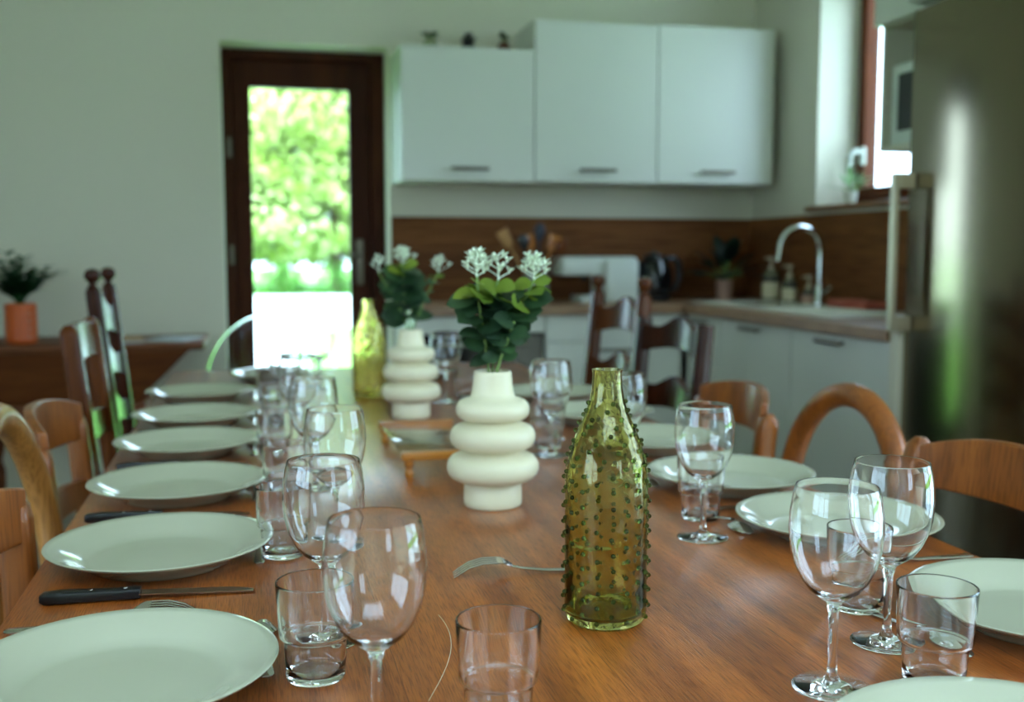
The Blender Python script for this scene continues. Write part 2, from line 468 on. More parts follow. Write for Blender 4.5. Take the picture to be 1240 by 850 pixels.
# glazed back door, set back in its opening
d = MB(); dy = 5.2
d.box(DX0, DX0 + .045, dy - .03, dy + .06, 0, DZ).box(.603 - .04, DX1, dy - .03, dy + .06, 0, DZ).box(DX0 + .045, .563, dy - .03, dy + .06, DZ - .045, DZ)
door = struct(d.build('door_1', M['doorwood'], smooth=False, bevel=.005))
l = MB(); gx0, gx1, gz0, gz1 = .003, .462, .22, 1.905
l.box(DX0 + .047, gx0, dy, dy + .05, .01, DZ - .047).box(gx1, .561, dy, dy + .05, .01, DZ - .047)
l.box(gx0, gx1, dy, dy + .05, .01, gz0).box(gx0, gx1, dy, dy + .05, gz1, DZ - .047)
l.box(DX0 + .02, DX0 + .075, dy + .051, dy + .058, 0, DZ - .02).box(.535, .59, dy + .051, dy + .058, 0, DZ - .02).box(DX0 + .03, .58, dy + .051, dy + .058, DZ - .075, DZ - .02)
leaf = l.build('door_leaf', M['doorwood'], door, smooth=False, bevel=.006)
MB().box(gx0, gx1, dy + .02, dy + .026, gz0, gz1).build('door_pane', M['pane'], leaf, smooth=False)
h = MB()
h.box(.488, .523, dy - .012, dy, .975, 1.195, .004)
h.sweep([(.505, dy - .01, 1.12), (.505, dy - .05, 1.12), (.495, dy - .06, 1.12), (.44, dy - .06, 1.118), (.385, dy - .058, 1.115)], [.009, .009, .009, .008, .007])
h.build('door_handle', M['handle'], leaf)
for z in (.55, 1.12, 1.62):
    MB().lathe([(0, z - .045), (.009, z - .045), (.009, z + .045), (0, z + .045)], 12, (DX0 + .03, dy - .036, 0)).build('door_hinge', M['handle'], door)

# backsplash boards behind the worktop
struct(MB().box(.637, XR - .012, YB - .012, YB, .9, 1.30).build('trim_backsplash_back', M['splash'], smooth=False))
spl = wood('oak_laminate_side', '5f3820', '86552f', 'Y', rough=.6, coat=0, fine=120, bands=9, bump=.05, spec=.12)
struct(MB().box(XR - .012, XR, 2.80, YB, .9, 1.30).build('trim_backsplash_right', spl, smooth=False))

# ------------------------------------------------------------------ kitchen
def bar_handle(p0, p1, off, parent):
    """slim bar handle between two points, standing off by vector off"""
    p0, p1, off = Vector(p0), Vector(p1), Vector(off)
    m = MB()
    m.sweep([p0 + off, p1 + off], .0075, n=10, sq=True)
    for t in (.12, .88):
        q = p0.lerp(p1, t); m.sweep([q, q + off], .005, n=8)
    return m.build('handle', M['handle'], parent)

def wall_cab(x0, x1, z0, z1, label):
    t = thing('wall_cabinet', label, 'cabinet', ((x0 + x1) / 2, YB, z0), 0, 'white wall cabinets over the worktop')
    w = (x1 - x0) / 2
    MB().box(-w, w, -.33, 0, 0, z1 - z0).build('body', M['cab'], t, smooth=False, bevel=.002)
    dr = MB().box(-w + .002, w - .002, -.352, -.333, .002, z1 - z0 - .002).build('door', M['cab'], t, smooth=False, bevel=.002)
    bar_handle((-.085, -.352, .055), (.085, -.352, .055), (0, -.028, 0), dr)
    return t
wall_cab(.640, 1.238, 1.445, 2.03, 'low white wall cabinet carrying three little pots, left of the taller two')
wall_cab(1.240, 1.826, 1.448, 2.165, 'tall white wall cabinet in the middle of the row')
wall_cab(1.828, 2.412, 1.450, 2.172, 'tall white wall cabinet at the right end near the room corner')

# base cabinets along the back wall
def drawer_cab(x0, x1, label):
    t = thing('base_cabinet', label, 'cabinet', ((x0 + x1) / 2, YB, 0), 0, None)
    w = (x1 - x0) / 2
    MB().box(-w, w, -.58, -.02, .1, .86).box(-w, w, -.53, -.5, 0, .1).build('body', M['cab'], t, smooth=False)
    for z0, z1 in ((.745, .855), (.43, .741), (.105, .426)):
        dw = MB().box(-w + .002, w - .002, -.60, -.582, z0, z1).build('drawer', M['cab'], t, smooth=False, bevel=.002)
        bar_handle((-.08, -.60, z1 - .035), (.08, -.60, z1 - .035), (0, -.028, 0), dw)
drawer_cab(1.225, 1.855, 'white drawer unit under the back worktop between oven and corner')
ov = thing('oven', 'built-in oven with black glass front under the back worktop', 'oven', (.935, YB, 0))
MB().box(-.285, .285, -.58, -.02, 0, .86).build('body', M['cab'], ov, smooth=False)
MB().box(-.285, .285, -.60, -.582, .79, .858).build('control_panel', M['cab'], ov, smooth=False, bevel=.002)
od = MB().box(-.283, .283, -.602, -.582, .19, .785).build('door', M['blackgloss'], ov, smooth=False, bevel=.003)
bar_handle((-.2, -.602, .74), (.2, -.602, .74), (0, -.035, 0), od)
MB().box(-.285, .285, -.60, -.582, .1, .185).build('plinth_drawer', M['cab'], ov, smooth=False, bevel=.002)

# base cabinets along the right wall
def right_cab(y0, y1, label, hy):
    t = thing('base_cabinet', label, 'cabinet', (XR, (y0 + y1) / 2, 0), 0, None)
    w = (y1 - y0) / 2; c = (y0 + y1) / 2
    MB().box(-.58, -.02, -w, w, .1, .86).box(-.53, -.5, -w, w, 0, .1).build('body', M['cab'], t, smooth=False)
    dr = MB().box(-.60, -.582, -w + .002, w - .002, .105, .855).build('door', M['cab'], t, smooth=False, bevel=.002)
    bar_handle((-.60, hy - c - .075, .835), (-.60, hy - c + .075, .835), (-.028, 0, 0), dr)
right_cab(4.06, 4.395, 'narrow white base cabinet in the corner by the drawer unit', 4.235)
right_cab(3.455, 4.055, 'white base cabinet under the sink between corner cabinet and fridge-side one', 3.75)
right_cab(2.83, 3.45, 'white base cabinet right beside the tall steel fridge', 3.163)

# worktop (one L-shaped piece)
b = MB()
b.box(.637, XR - .012, 4.375, YB - .012, .862, .9).box(1.852, XR - .012, 2.825, 4.375, .862, .9)
tag(b.build('worktop', M['worktop'], smooth=False, bevel=.003), 'L-shaped wood-look kitchen worktop along back and right walls', 'worktop')

# sink
sk = thing('sink', 'white inset kitchen sink with drainer under the window', 'sink', (2.18, 3.95, .9))
def sink_rim():
    m = MB()
    x0, x1, y0, y1 = -.21, .22, -.62, .62
    bx0, bx1, by0, by1 = -.16, .12, .05, .50
    z = .008
    m.box(x0, bx0, y0, y1, .0005, z).box(bx1, x1, y0, y1, .0005, z).box(bx0, bx1, y0, by0, .0005, z).box(bx0, bx1, by1, y1, .0005, z)
    return m
sink_rim().build('rim', M['sink'], sk, smooth=False, bevel=.003)
m = MB()
for k in range(7): m.box(-.14 + k * .035, -.128 + k * .035, -.54, -.02, .008, .012)
m.build('drainer', M['sink'], sk, smooth=False)
m = MB().box(-.155, .115, .055, .495, .0004, .001)
m.build('basin', M['steel'], sk, smooth=False)

# tap
tp = thing('kitchen_tap', 'chrome swan-neck tap standing at the sink', 'tap', (2.36, 4.10, .908))
MB().lathe([(0, 0), (.03, 0), (.03, .006), (.024, .02), (.022, .07), (.017, .085), (0, .085)], 24).build('base', M['chrome'], tp)
arc = [(0, 0, .08), (0, 0, .2)] + [(-.095 + .095 * math.cos(a), 0, .235 + .095 * math.sin(a)) for a in [PI * k / 12 for k in range(0, 12)]] + [(-.192, 0, .215), (-.198, 0, .185)]
MB().sweep(arc, .0135, n=14, up=(0, 1, 0)).build('spout', M['chrome'], tp)
MB().sweep([(.0, -.02, .05), (.0, -.05, .06), (.0, -.10, .085)], [.009, .008, .006]).build('lever', M['chrome'], tp)

# soap dispensers
def dispenser(loc, h, r, label, lab_m):
    t = thing('soap_dispenser', label, 'soap dispenser', loc, 0, 'bottles behind the sink')
    MB().lathe([(0, 0), (r * .95, 0), (r, .008), (r, h * .82), (r * .8, h * .93), (r * .4, h), (0, h)], 28).build('bottle', M['soapglass'], t)
    MB().lathe([(r + .0006, h * .12), (r + .0014, h * .13), (r + .0014, h * .6), (r + .0006, h * .61)], 28).build('paper_label', lab_m, t)
    MB().lathe([(r + .0006, h * .66), (r + .0014, h * .67), (r + .0014, h * .76), (r + .0006, h * .77)], 28).build('dark_band', M['soaptext'], t)
    p = MB().lathe([(0, h + .0005), (.014, h + .0005), (.014, h + .018), (.006, h + .022), (.006, h + .045), (.013, h + .047), (.013, h + .06), (0, h + .062)], 20)
    p.sweep([(0, 0, h + .055), (-.03, -.01, h + .056), (-.042, -.014, h + .050)], [.006, .005, .004])
    p.build('pump', M['pump'], t)
dispenser((2.37, 4.56, .9), .15, .040, 'tall cream-labelled soap dispenser behind the sink', M['soaplabel'])
dispenser((2.37, 4.38, .9), .115, .034, 'shorter soap dispenser between the tall one and the tap', M['soaplabel'])
dispenser((2.39, 4.24, .9), .07, .030, 'smallest squat dispenser with rosy pump beside the tap', M['pinkpot'])
m = MB()
m.slab(lambda u, v: (-.055 + .11 * u + .006 * math.sin(9 * v), -.14 + .28 * v, .002), 6, 12, lambda u, v: Vector((0, 0, .026 + .006 * math.sin(7 * v + 3 * u))))
tag(m.build('dish_cloth', M['pink'], loc=(2.36, 3.80, .908)), 'folded salmon pink cloth lying beside the tap', 'cloth')

# dark plant in blush pot in the corner
def fan_plant(name, label, loc, pot_prof, potmat, leafmat, n, L, Wd, zs, spread, extra=None, seed=1, group=None, stripes=False):
    rnd = random.Random(seed)
    t = thing(name, label, 'plant', loc, 0, group)
    MB().lathe(pot_prof, 32).build('pot', potmat, t)
    rt = max(r for r, z in pot_prof if abs(z - zs) < .03) * .82
    MB().lathe([(0, zs - .012), (rt, zs - .012), (rt, zs - .008), (0, zs - .006)], 24).build('soil', M['soil'], t)
    lm = MB(); sm = MB()
    for i in range(n):
        a = i * 2.399 + rnd.uniform(-.3, .3); tilt = rnd.uniform(.15, spread)
        d = Vector((math.cos(a) * math.sin(tilt), math.sin(a) * math.sin(tilt), math.cos(tilt)))
        s = Vector((d.x * .01, d.y * .01, zs - .01)); ln = L * rnd.uniform(.7, 1.1)
        e = s + d * ln * .45
        sm.sweep([s, s + d * ln * .22 + Vector((0, 0, .004)), e], .0018, n=5)
        lm.leaf(e, d + Vector((0, 0, -.25)), (0, 0, 1), ln * .6, Wd * rnd.uniform(.8, 1.15), .25)
    sm.build('stem', M['stem'], t); lm.build('leaves', leafmat, t)
    return t
fan_plant('potted_plant', 'dark-leaved plant in a blush pot in the worktop corner', (2.235, 4.78, .9),
          [(0, 0), (.036, 0), (.042, .1), (.036, .1), (.034, .09), (0, .088)], M['pinkpot'], M['darkleaf'], 26, .22, .075, .1, 1.25, seed=3)
fan_plant('potted_plant', 'small striped-leaf plant in a white pot on the window sill', (2.565, 4.215, 1.337),
          [(0, 0), (.022, 0), (.032, .062), (.028, .062), (.027, .055), (0, .053)], M['coffee'], M['stripe'], 12, .12, .03, .062, 1.1, seed=5)
# mini pots on the low wall cabinet
g = 'mini pots on the wall cabinet'
fan_plant('mini_plant', 'mini plant in a sage pot, leftmost on the wall cabinet', (.796, 4.80, 2.03),
          [(0, 0), (.032, 0), (.036, .02), (.028, .05), (.024, .05), (.022, .045), (0, .043)], M['minicream'], M['euc'], 14, .06, .022, .05, .9, seed=8, group=g)
fan_plant('mini_plant', 'mini plant in a black pot, middle one on the wall cabinet', (.968, 4.80, 2.03),
          [(0, 0), (.032, 0), (.036, .02), (.024, .045), (.034, .062), (.03, .062), (.02, .05), (0, .048)], M['blackplastic'], M['darkleaf'], 12, .045, .022, .062, 1.2, seed=9, group=g)
fan_plant('mini_plant', 'mini plant in a rust-red pot beside the tall wall cabinet', (1.135, 4.80, 2.03),
          [(0, 0), (.034, 0), (.038, .018), (.026, .042), (.016, .055), (.013, .055), (.012, .05), (0, .048)], M['minired'], M['euc'], 10, .055, .02, .055, .7, seed=10, group=g)

# kettle
k = thing('electric_kettle', 'glossy black electric kettle on the back worktop', 'kettle', (1.85, 4.74, .9))
MB().lathe([(0, 0), (.075, 0), (.078, .02), (0, .021)], 36).build('base', M['blackplastic'], k)
MB().lathe([(0, .022), (.084, .022), (.092, .05), (.09, .1), (.078, .16), (.064, .195), (0, .205)], 36).build('body', M['blackgloss'], k)
MB().lathe([(0, .2045), (.05, .203), (.04, .222), (.012, .226), (.012, .238), (0, .24)], 28).build('lid', M['blackplastic'], k)
MB().sweep([(.055, 0, .2), (.10, 0, .205), (.128, 0, .18), (.132, 0, .12), (.115, 0, .06), (.088, 0, .045)], [.013, .014, .014, .013, .012, .01], n=10, up=(0, 1, 0)).build('handle', M['blackplastic'], k)
MB().sweep([(-.07, 0, .13), (-.098, 0, .165), (-.112, 0, .185)], [.03, .022, .014], n=12, up=(0, 1, 0)).build('spout', M['blackgloss'], k)

# white coffee machine
c = thing('coffee_machine', 'white coffee machine with overhanging head by the kettle', 'coffee machine', (1.60, 4.76, .9))
MB().box(-.02, .14, -.13, .13, .0, .205, .02).build('body', M['coffee'], c)
MB().box(-.225, .14, -.10, .10, .125, .212, .014).build('head', M['coffee'], c)
MB().box(-.13, -.022, -.09, .09, 0, .03, .008).build('drip_tray', M['coffee'], c)
MB().sweep([(-.09, 0, .124), (-.09, 0, .095)], [.02, .014], n=14, up=(0, 1, 0)).build('spout', M['blackplastic'], c)

# utensil crock and each utensil
t = thing('utensil_crock', 'small grey crock holding cooking utensils', 'crock', (1.285, 4.78, .9))
MB().lathe([(0, 0), (.05, 0), (.058, .01), (.06, .13), (.063, .135), (.055, .135), (.053, .02), (0, .016)], 32).build('jar', M['crock'], t)
def utensil(kind, lean, az, L, mat, label):
    base = Vector((1.285, 4.78, .918))
    d = Vector((math.sin(lean) * math.cos(az), math.sin(lean) * math.sin(az), math.cos(lean)))
    b0 = base - Vector((d.x, d.y, 0)) * .02
    p = lambda t: tuple(d * (L * t))
    o = thing('cooking_utensil', label, 'utensil', b0, 0, 'utensils in the crock')
    MB().sweep([p(0), p(.4), p(.75)], [.006, .006, .005], n=8).build('shaft', mat, o)
    m = MB()
    if kind == 'spoon': m.sweep([p(.75), p(.8), p(.88), p(.96), p(1)], [.006, .02, .029, .022, .006], n=14, ell=.3, up=(0, 1, 0))
    else: m.sweep([p(.75), p(.80), p(1)], [.008, .024, .030], n=12, ell=.2, up=(0, 1, 0), sq=True)
    m.build('head', mat, o)
utensil('spatula', .52, PI, .36, M['utensil'], 'pale wooden spatula leaning far left in the crock')
utensil('spoon', .28, PI * 1.1, .31, M['blackplastic'], 'black spoon between pale spatula and centre of the crock')
utensil('spatula', .15, PI * .9, .30, M['traywood'], 'orange-brown wooden paddle upright left of the navy spoon')
utensil('spoon', .05, 0, .35, M['navy'], 'tallest dark navy ladle upright in the crock')
utensil('spatula', .34, .1, .31, M['traywood'], 'orange-brown wooden paddle leaning right in the crock')
utensil('spoon', .48, -.1, .31, M['chair_mid'], 'dark brown spoon leaning furthest right in the crock')

# fridge
FX, FY0, FY1 = 1.86, 2.12, 2.775
f = thing('fridge', 'tall brushed steel fridge at the right', 'fridge', ((FX + XR) / 2, (FY0 + FY1) / 2, 0))
ox, oy = f.location.x, f.location.y
MB().box(FX + .06 - ox, XR - .03 - ox, FY0 - oy, FY1 - oy, .02, 1.825).build('body', M['handle'], f, smooth=False)
hw_ = (FY1 - FY0) / 2
fd = MB().slab(lambda u, v: (FX - ox + (hw_ * (2 * u - 1)) ** 2 / 5.2, hw_ * (2 * u - 1), .06 + 1.765 * v), 40, 2,
               lambda u, v: Vector((.055 - (hw_ * (2 * u - 1)) ** 2 / 5.2, 0, 0))).build('door', M['steel'], f)
h = MB(); hy = FY1 - .03 - oy
hx = FX - .045 - ox
h.box(hx - .008, hx + .008, hy - .014, hy + .014, .90, 1.36, .003)
h.box(hx + .008, FX + .014 - ox, hy - .014, hy + .014, .90, .945, .003).box(hx + .008, FX + .014 - ox, hy - .014, hy + .014, 1.315, 1.36, .003)
h.build('handle', plain('satin_handle', 'a59a84', .35, metal=.7), fd, smooth=False)
tag(MB().box(FX + .005, XR - .002, FY1 + .006, 2.822, 0, .90).build('side_panel', M['carcass'], smooth=False), 'narrow cream end panel between steel fridge and white base cabinet', 'panel')
# tall cupboard over the fridge
t = thing('wall_cabinet', 'white cupboard above the steel fridge', 'cabinet', (XR, 2.45, 1.85))
MB().box(-.60, 0, -.34, .345, 0, .55).build('body', M['cab'], t, smooth=False)
MB().box(-.62, -.602, -.338, .343, .003, .547).build('door', M['cab'], t, smooth=False, bevel=.002)
# microwave unit on the wall between fridge and window
UY0, UY1 = 2.83, 3.325
t = thing('microwave_cabinet', 'open wall cabinet with a microwave niche beside the fridge', 'cabinet', (XR, (UY0 + UY1) / 2, 1.478))
w = (UY1 - UY0) / 2
m = MB()
m.box(-.35, 0, -w, -w + .018, 0, .90).box(-.35, 0, w - .018, w, 0, .90).box(-.35, 0, -w + .018, w - .018, 0, .018).box(-.02, 0, -w + .018, w - .018, .018, .9)
m.box(-.35, -.02, -w + .018, w - .018, .42, .438).box(-.35, -.02, -w + .018, w - .018, .882, .9)
m.build('body', M['carcass'], t, smooth=False)
MB().box(-.385, -.352, -w, w, .425, .90).build('door', M['cab'], t, smooth=False, bevel=.002)
mw = thing('microwave', 'white microwave with dark door window inside the niche', 'microwave', (XR - .02, (UY0 + UY1) / 2 - .0, 1.497))
MB().box(-.295, -.01, -.225, .205, 0, .27, .004).build('body', M['coffee'], mw, smooth=False)
dd = MB().box(-.315, -.297, -.225, .205, .0, .27, .003).build('door', M['coffee'], mw, smooth=False)
MB().box(-.3175, -.3155, -.13, .165, .045, .235).build('door_window', M['blackgloss'], dd, smooth=False)

# ------------------------------------------------------------------ trough sideboard by the back wall
t = thing('trough_sideboard', 'dark brown wooden trough sideboard with slanting ends by back wall', 'sideboard', (-.75, 4.72, 0))
MB().box(-.60, .55, -.25, .25, .735, .765, .006).build('top', M['trough'], t)
MB().hexa([(-.33, -.15, .52), (.28, -.15, .52), (.28, .15, .52), (-.33, .15, .52)], [(-.54, -.23, .733), (.49, -.23, .733), (.49, .23, .733), (-.54, .23, .733)]).build('trough', M['trough'], t, smooth=False, bevel=.004)
MB().box(-.36, .31, -.18, .18, .44, .518, .004).build('apron', M['trough'], t)
for sx in (-.33, .28):
    for sy in (-.15, .15):
        MB().lathe([(0, 0), (.018, 0), (.024, .05), (.018, .07), (.028, .14), (.028, .2), (.016, .24), (.028, .3), (.028, .438), (0, .438)], 20, (sx, sy, 0)).build('leg', M['trough'], t)
m = MB()
pp = [(0, 0), (.058, 0)]
for i in range(5):
    z = .004 + i * .031
    pp += [(.060, z), (.062, z + .008), (.062, z + .022), (.060, z + .029)]
pp += [(.058, .16), (.052, .16), (.050, .14), (0, .138)]
pl = thing('potted_palm', 'dark green palm in a ribbed orange pot on the sideboard', 'plant', (-.925, 4.66, .765))
m.lathe(pp, 40).build('pot', M['orange'], pl)
# ring marks up the pot
m = MB()
for i in range(4):
    z = .027 + i * .031
    m.lathe([(r_, 0) for r_ in (.004, .007, .007, .004)], 14, (.042, -.0475, z), mat=Matrix.Rotation(PI / 2, 3, 'X')) if False else None
    c0 = Vector((.0625 * math.cos(-.85), .0625 * math.sin(-.85), z)); tn = Vector((math.sin(.85), math.cos(.85), 0))
    m.sweep([c0 + tn * (.007 * math.cos(a)) + Vector((0, 0, .007 * math.sin(a))) for a in [2 * PI * k_ / 14 for k_ in range(15)]], .0015, n=5, caps=False, up=tuple(c0.normalized()))
m.build('ring_marks', M['pinkpot'], pl)
MB().lathe([(0, .139), (.049, .139), (.049, .142), (0, .143)], 24).build('soil', M['soil'], pl)
sm, lm = MB(), MB(); rnd = random.Random(4)
for i in range(26):
    a = i * 2.4; tl = rnd.uniform(.1, .9); Ln = rnd.uniform(.14, .23)
    pts = []
    for k_ in range(7):
        u = k_ / 6; tt = tl * (.5 + .9 * u)
        prev = pts[-1] if pts else Vector((0, 0, .14))
        pts.append(prev + Vector((math.cos(a) * math.sin(tt), math.sin(a) * math.sin(tt), math.cos(tt))) * (Ln / 6 if pts else .0))
    sm.sweep(pts, .0022, n=5)
    for k_ in range(2, 7):
        dr = (pts[k_] - pts[k_ - 1]).normalized()
        for sg in (-1, 1):
            side = dr.cross(Vector((0, 0, 1))).normalized() * sg
            lm.leaf(pts[k_], side * .8 + dr * .8 + Vector((0, 0, -.1)), (0, 0, 1), .080 * (1.15 - .08 * k_), .030, .25, n=4)
sm.build('stem', M['palm'], pl); lm.build('leaves', M['palm'], pl)
def paper(loc, w, h, rz, mat, mat2, label, th):
    o = thing('magazine', label, 'magazine', loc, rz, 'papers on the sideboard')
    MB().box(-w / 2, w / 2, -h / 2, h / 2, 0, th).build('pages', M['paper'], o, smooth=False)
    MB().slab(lambda u, v: (-w / 2 + w * u, -h / 2 + h * v, th + .0006), 4, 4, lambda u, v: Vector((0, 0, .0012))).build('cover', mat, o)
paper((-.56, 4.64, .765), .21, .28, .15, M['paperb'], None, 'tan magazine lying on the sideboard beside dark chair posts', .008)
paper((-.33, 4.66, .765), .16, .23, -.3, M['paper'], None, 'grey leaflet at the right end of the sideboard', .004)

# ------------------------------------------------------------------ dining table
TX0, TX1, TY0, TY1 = -.262, .883, .40, 3.54
t = thing('dining_table', 'long varnished oak dining table set for many guests', 'table', ((TX0 + TX1) / 2, (TY0 + TY1) / 2, 0))
hx, hy = (TX1 - TX0) / 2, (TY1 - TY0) / 2
MB().box(-hx, hx, -hy, hy, T - .038, T, .006).build('tabletop', M['table'], t)
m = MB()
ax, ay = hx - .07, hy - .06
m.box(-ax, ax, -ay, -ay + .025, T - .12, T - .039).box(-ax, ax, ay - .025, ay, T - .12, T - .039)
m.box(-ax, -ax + .025, -ay + .025, ay - .025, T - .12, T - .039).box(ax - .025, ax, -ay + .025, ay - .025, T - .12, T - .039)
m.build('apron', M['table'], t, smooth=False)
for sx in (-1, 1):
    for sy in (-1, 1):
        MB().hexa([(sx * (ax - .06) - .028, sy * (ay - .035) - .028, 0), (sx * (ax - .06) + .028, sy * (ay - .035) - .028, 0), (sx * (ax - .06) + .028, sy * (ay - .035) + .028, 0), (sx * (ax - .06) - .028, sy * (ay - .035) + .028, 0)],
                  [(sx * (ax - .06) - .034, sy * (ay - .035) - .034, T - .04), (sx * (ax - .06) + .034, sy * (ay - .035) - .034, T - .04), (sx * (ax - .06) + .034, sy * (ay - .035) + .034, T - .04), (sx * (ax - .06) - .034, sy * (ay - .035) + .034, T - .04)]).build('leg', M['table'], t, smooth=False, bevel=.003)

# ------------------------------------------------------------------ chairs
# local frame: origin on the floor under the seat's back edge, +x towards the table, y across
def seat_and_legs(t, w, mat, depth=.38, front=.40, rush=True):
    fr = MB()
    fr.slab(lambda u, v: (.0 + depth * u, (-w / 2 + w * v) * (1 + .1 * u) , .425), 6, 6, (0, 0, .022))
    fr.build('seat', M['rush'] if rush else mat, t, bevel=.004)
    m = MB()
    for s_ in (-1, 1): m.box(.02, depth - .02, s_ * (w / 2 - .03) - .01, s_ * (w / 2 - .03) + .01, .37, .424)
    m.box(depth - .04, depth - .02, -w / 2 + .04, w / 2 - .04, .37, .424).box(.01, .03, -w / 2 + .02, w / 2 - .02, .37, .424)
    m.build('seat_frame', mat, t, smooth=False)
    for s_ in (-1, 1):
        MB().sweep([(depth - .03, s_ * (w / 2 - .012), 0), (depth - .03, s_ * (w / 2 - .012), .424)], [.015, .019], n=12, sq=True, up=(0, 1, 0)).build('leg', mat, t)
    for s_, z in ((-1, .15), (1, .15)):
        MB().sweep([(.0, s_ * (w / 2 - .02), z), (depth - .03, s_ * (w / 2 - .02), z)], .009, n=8).build('stretcher', mat, t)
    MB().sweep([(depth * .5, -w / 2 + .02, .15), (depth * .5, w / 2 - .02, .15)], .008, n=8).build('stretcher', mat, t)

def back_x(z, lean):
    return 0 if z < .42 else -(z - .42) * lean

def slat(t, w, z0, h, lean, mat, wave=0, bow=.03, th=.018, over=0, ears=0, ends=0):
    """horizontal back slat: wave = height of the centre hump with dips either side"""
    def top(v):
        c = 2 * v - 1
        if wave: return h * .5 + wave * (math.cos(c * PI * 1.5) * .5 + .5) * (1 - abs(c) ** 6) + ears * abs(c) ** 4
        return h * .5 + ears * (1 - abs(c) ** 2.5)
    def bot(v):
        c = 2 * v - 1
        return -h * .5 + (wave * .6 * (1 - c * c) if wave else ends * (1 - c * c))
    def f(u, v):
        c = 2 * v - 1
        z = z0 + bot(v) + (top(v) - bot(v)) * u
        return (back_x(z, lean) - bow * (1 - c * c), c * (w / 2 + over), z)
    m = MB().slab(f, 6, 28, (th, 0, 0))
    return m.build('slat', mat, t, bevel=.003)

def ladder_chair(name, label, loc, rz, w, H, lean, mat, slats, post=.019, finial=False, rounded=False, group=None):
    t = thing(name, label, 'chair', loc, rz, group)
    seat_and_legs(t, w, mat)
    for s_ in (-1, 1):
        y = s_ * w / 2
        pts = [(-.05, y, 0), (-.015, y, .25), (0, y, .42), (back_x(.6, lean), y, .6), (back_x(H - .03, lean), y, H - .03)]
        rr = [post * .8, post * .95, post, post, post * .95]
        if rounded:
            pts += [(back_x(H - .01, lean), y, H - .012), (back_x(H, lean), y, H)]; rr += [post * .85, post * .35]
        else:
            pts += [(back_x(H, lean), y, H)]; rr += [post * .9]
        p = MB().sweep(pts, rr, n=16, sq=True, up=(1, 0, 0)).build('post', mat, t)
        if finial:
            x = back_x(H, lean)
            MB().lathe([(0, -.002), (post * .75, -.002), (post * .8, .006), (post * .45, .012), (post * .45, .018), (post * .95, .028), (post * 1.08, .040), (post * .8, .053), (0, .059)], 18, (x, y, H)).build('finial', mat, p)
    for z0, h, wave, bow, over, ears in slats: slat(t, w - .01, z0, h, lean, mat, wave, bow, over=over, ears=ears)
    return t

def hoop_chair(label, loc, rz, w, H, lean, mat, group=None):
    t = thing('hoop_back_chair', label, 'chair', loc, rz, group)
    seat_and_legs(t, w * .88, mat)
    pts, rr, el = [], [], []
    hw = w / 2 - .022
    zc = H - .022 - hw * 1.02
    for s_, seq in ((1, [(0, .03), (.22, .02), (.42, 0)]),):
        for z, dx in seq: pts.append((-dx * 1.2 if z < .42 else 0, -hw * .84, z)); rr.append(.017); el.append(1.1)
    n = 26
    for i in range(n + 1):
        a = PI + .32 - (PI + .64) * i / n
        y, z = hw * math.cos(a), zc + hw * 1.02 * math.sin(a)
        pts.append((back_x(z, lean), y, z)); rr.append(.0235); el.append(.95)
    for z, dx in ((.42, 0), (.22, .02), (0, .03)): pts.append((-dx * 1.2 if z < .42 else 0, hw * .84, z)); rr.append(.017); el.append(1.1)
    MB().sweep(pts, rr, n=16, ell=el, up=(1, 0, 0), sq=False).build('hoop_back', mat, t)
    return t

RX = 1.03
gL, gR = 'chairs along the left side of the table', 'chairs along the right side of the table'
# far pair with ball finials
ladder_chair('ladder_back_chair', 'tall dark chair with ball finials at the left side of table', (-.36, 3.20, 0), 0, .32, 1.03, .10, M['chair_dark'],
             [(.93, .09, .04, .02, 0, 0), (.80, .07, .035, .02, 0, 0), (.66, .07, .035, .02, 0, 0)], .021, True, group=gL)
ladder_chair('ladder_back_chair', 'tall brown chair with ball finials at the right side of table', (RX + .03, 3.14, 0), PI + .08, .35, 1.0, .10, M['chair_mid'],
             [(.91, .085, .04, .035, 0, 0), (.74, .08, .04, .035, 0, 0), (.60, .07, .035, .02, 0, 0)], .021, True, group=gR)
# E / G
ladder_chair('ladder_back_chair', 'brown chair with flat-topped posts behind low rounded chair, left side', (-.355, 2.755, 0), 0, .33, .965, .11, M['chair_mid'],
             [(.91, .08, .0, .02, 0, .01), (.70, .06, 0, .02, 0, .01)], .022, False, rounded=True, group=gL)
ladder_chair('ladder_back_chair', 'dark red-brown chair with wavy slats in front of finial chair, right side', (RX + .03, 2.69, 0), PI + .08, .36, .945, .10, M['chair_dark'],
             [(.885, .075, .035, .035, 0, 0), (.72, .075, .035, .035, 0, 0), (.58, .06, .03, .02, 0, 0)], .021, False, group=gR)
# D / H
ladder_chair('rail_back_chair', 'honey brown chair with curved top rail just beyond the hoop-backed one, left side', (-.345, 2.20, 0), 0, .40, .785, .09, M['chair_honey'],
             [(.772, .075, 0, .05, .0, .028), (.62, .05, 0, .04, 0, .01)], .022, False, rounded=True, group=gL)
ladder_chair('rail_back_chair', 'low brown chair with bowed top rail beyond the hoop-backed one at right', (RX - .02, 2.19, 0), PI, .33, .790, .12, M['chair_honey'],
             [(.775, .075, 0, .045, .0, .024), (.62, .05, 0, .04, 0, .01)], .021, False, rounded=True, group=gR)
# B / I
hoop_chair('light wooden hoop-backed chair at the left side of table', (-.305, 1.70, 0), 0, .44, .905, .17, M['chair_light'], gL)
hoop_chair('honey brown hoop-backed chair in front of the white cabinets, right side', (RX + .03, 1.80, 0), PI, .43, .880, .12, M['chair_honey'], gR)
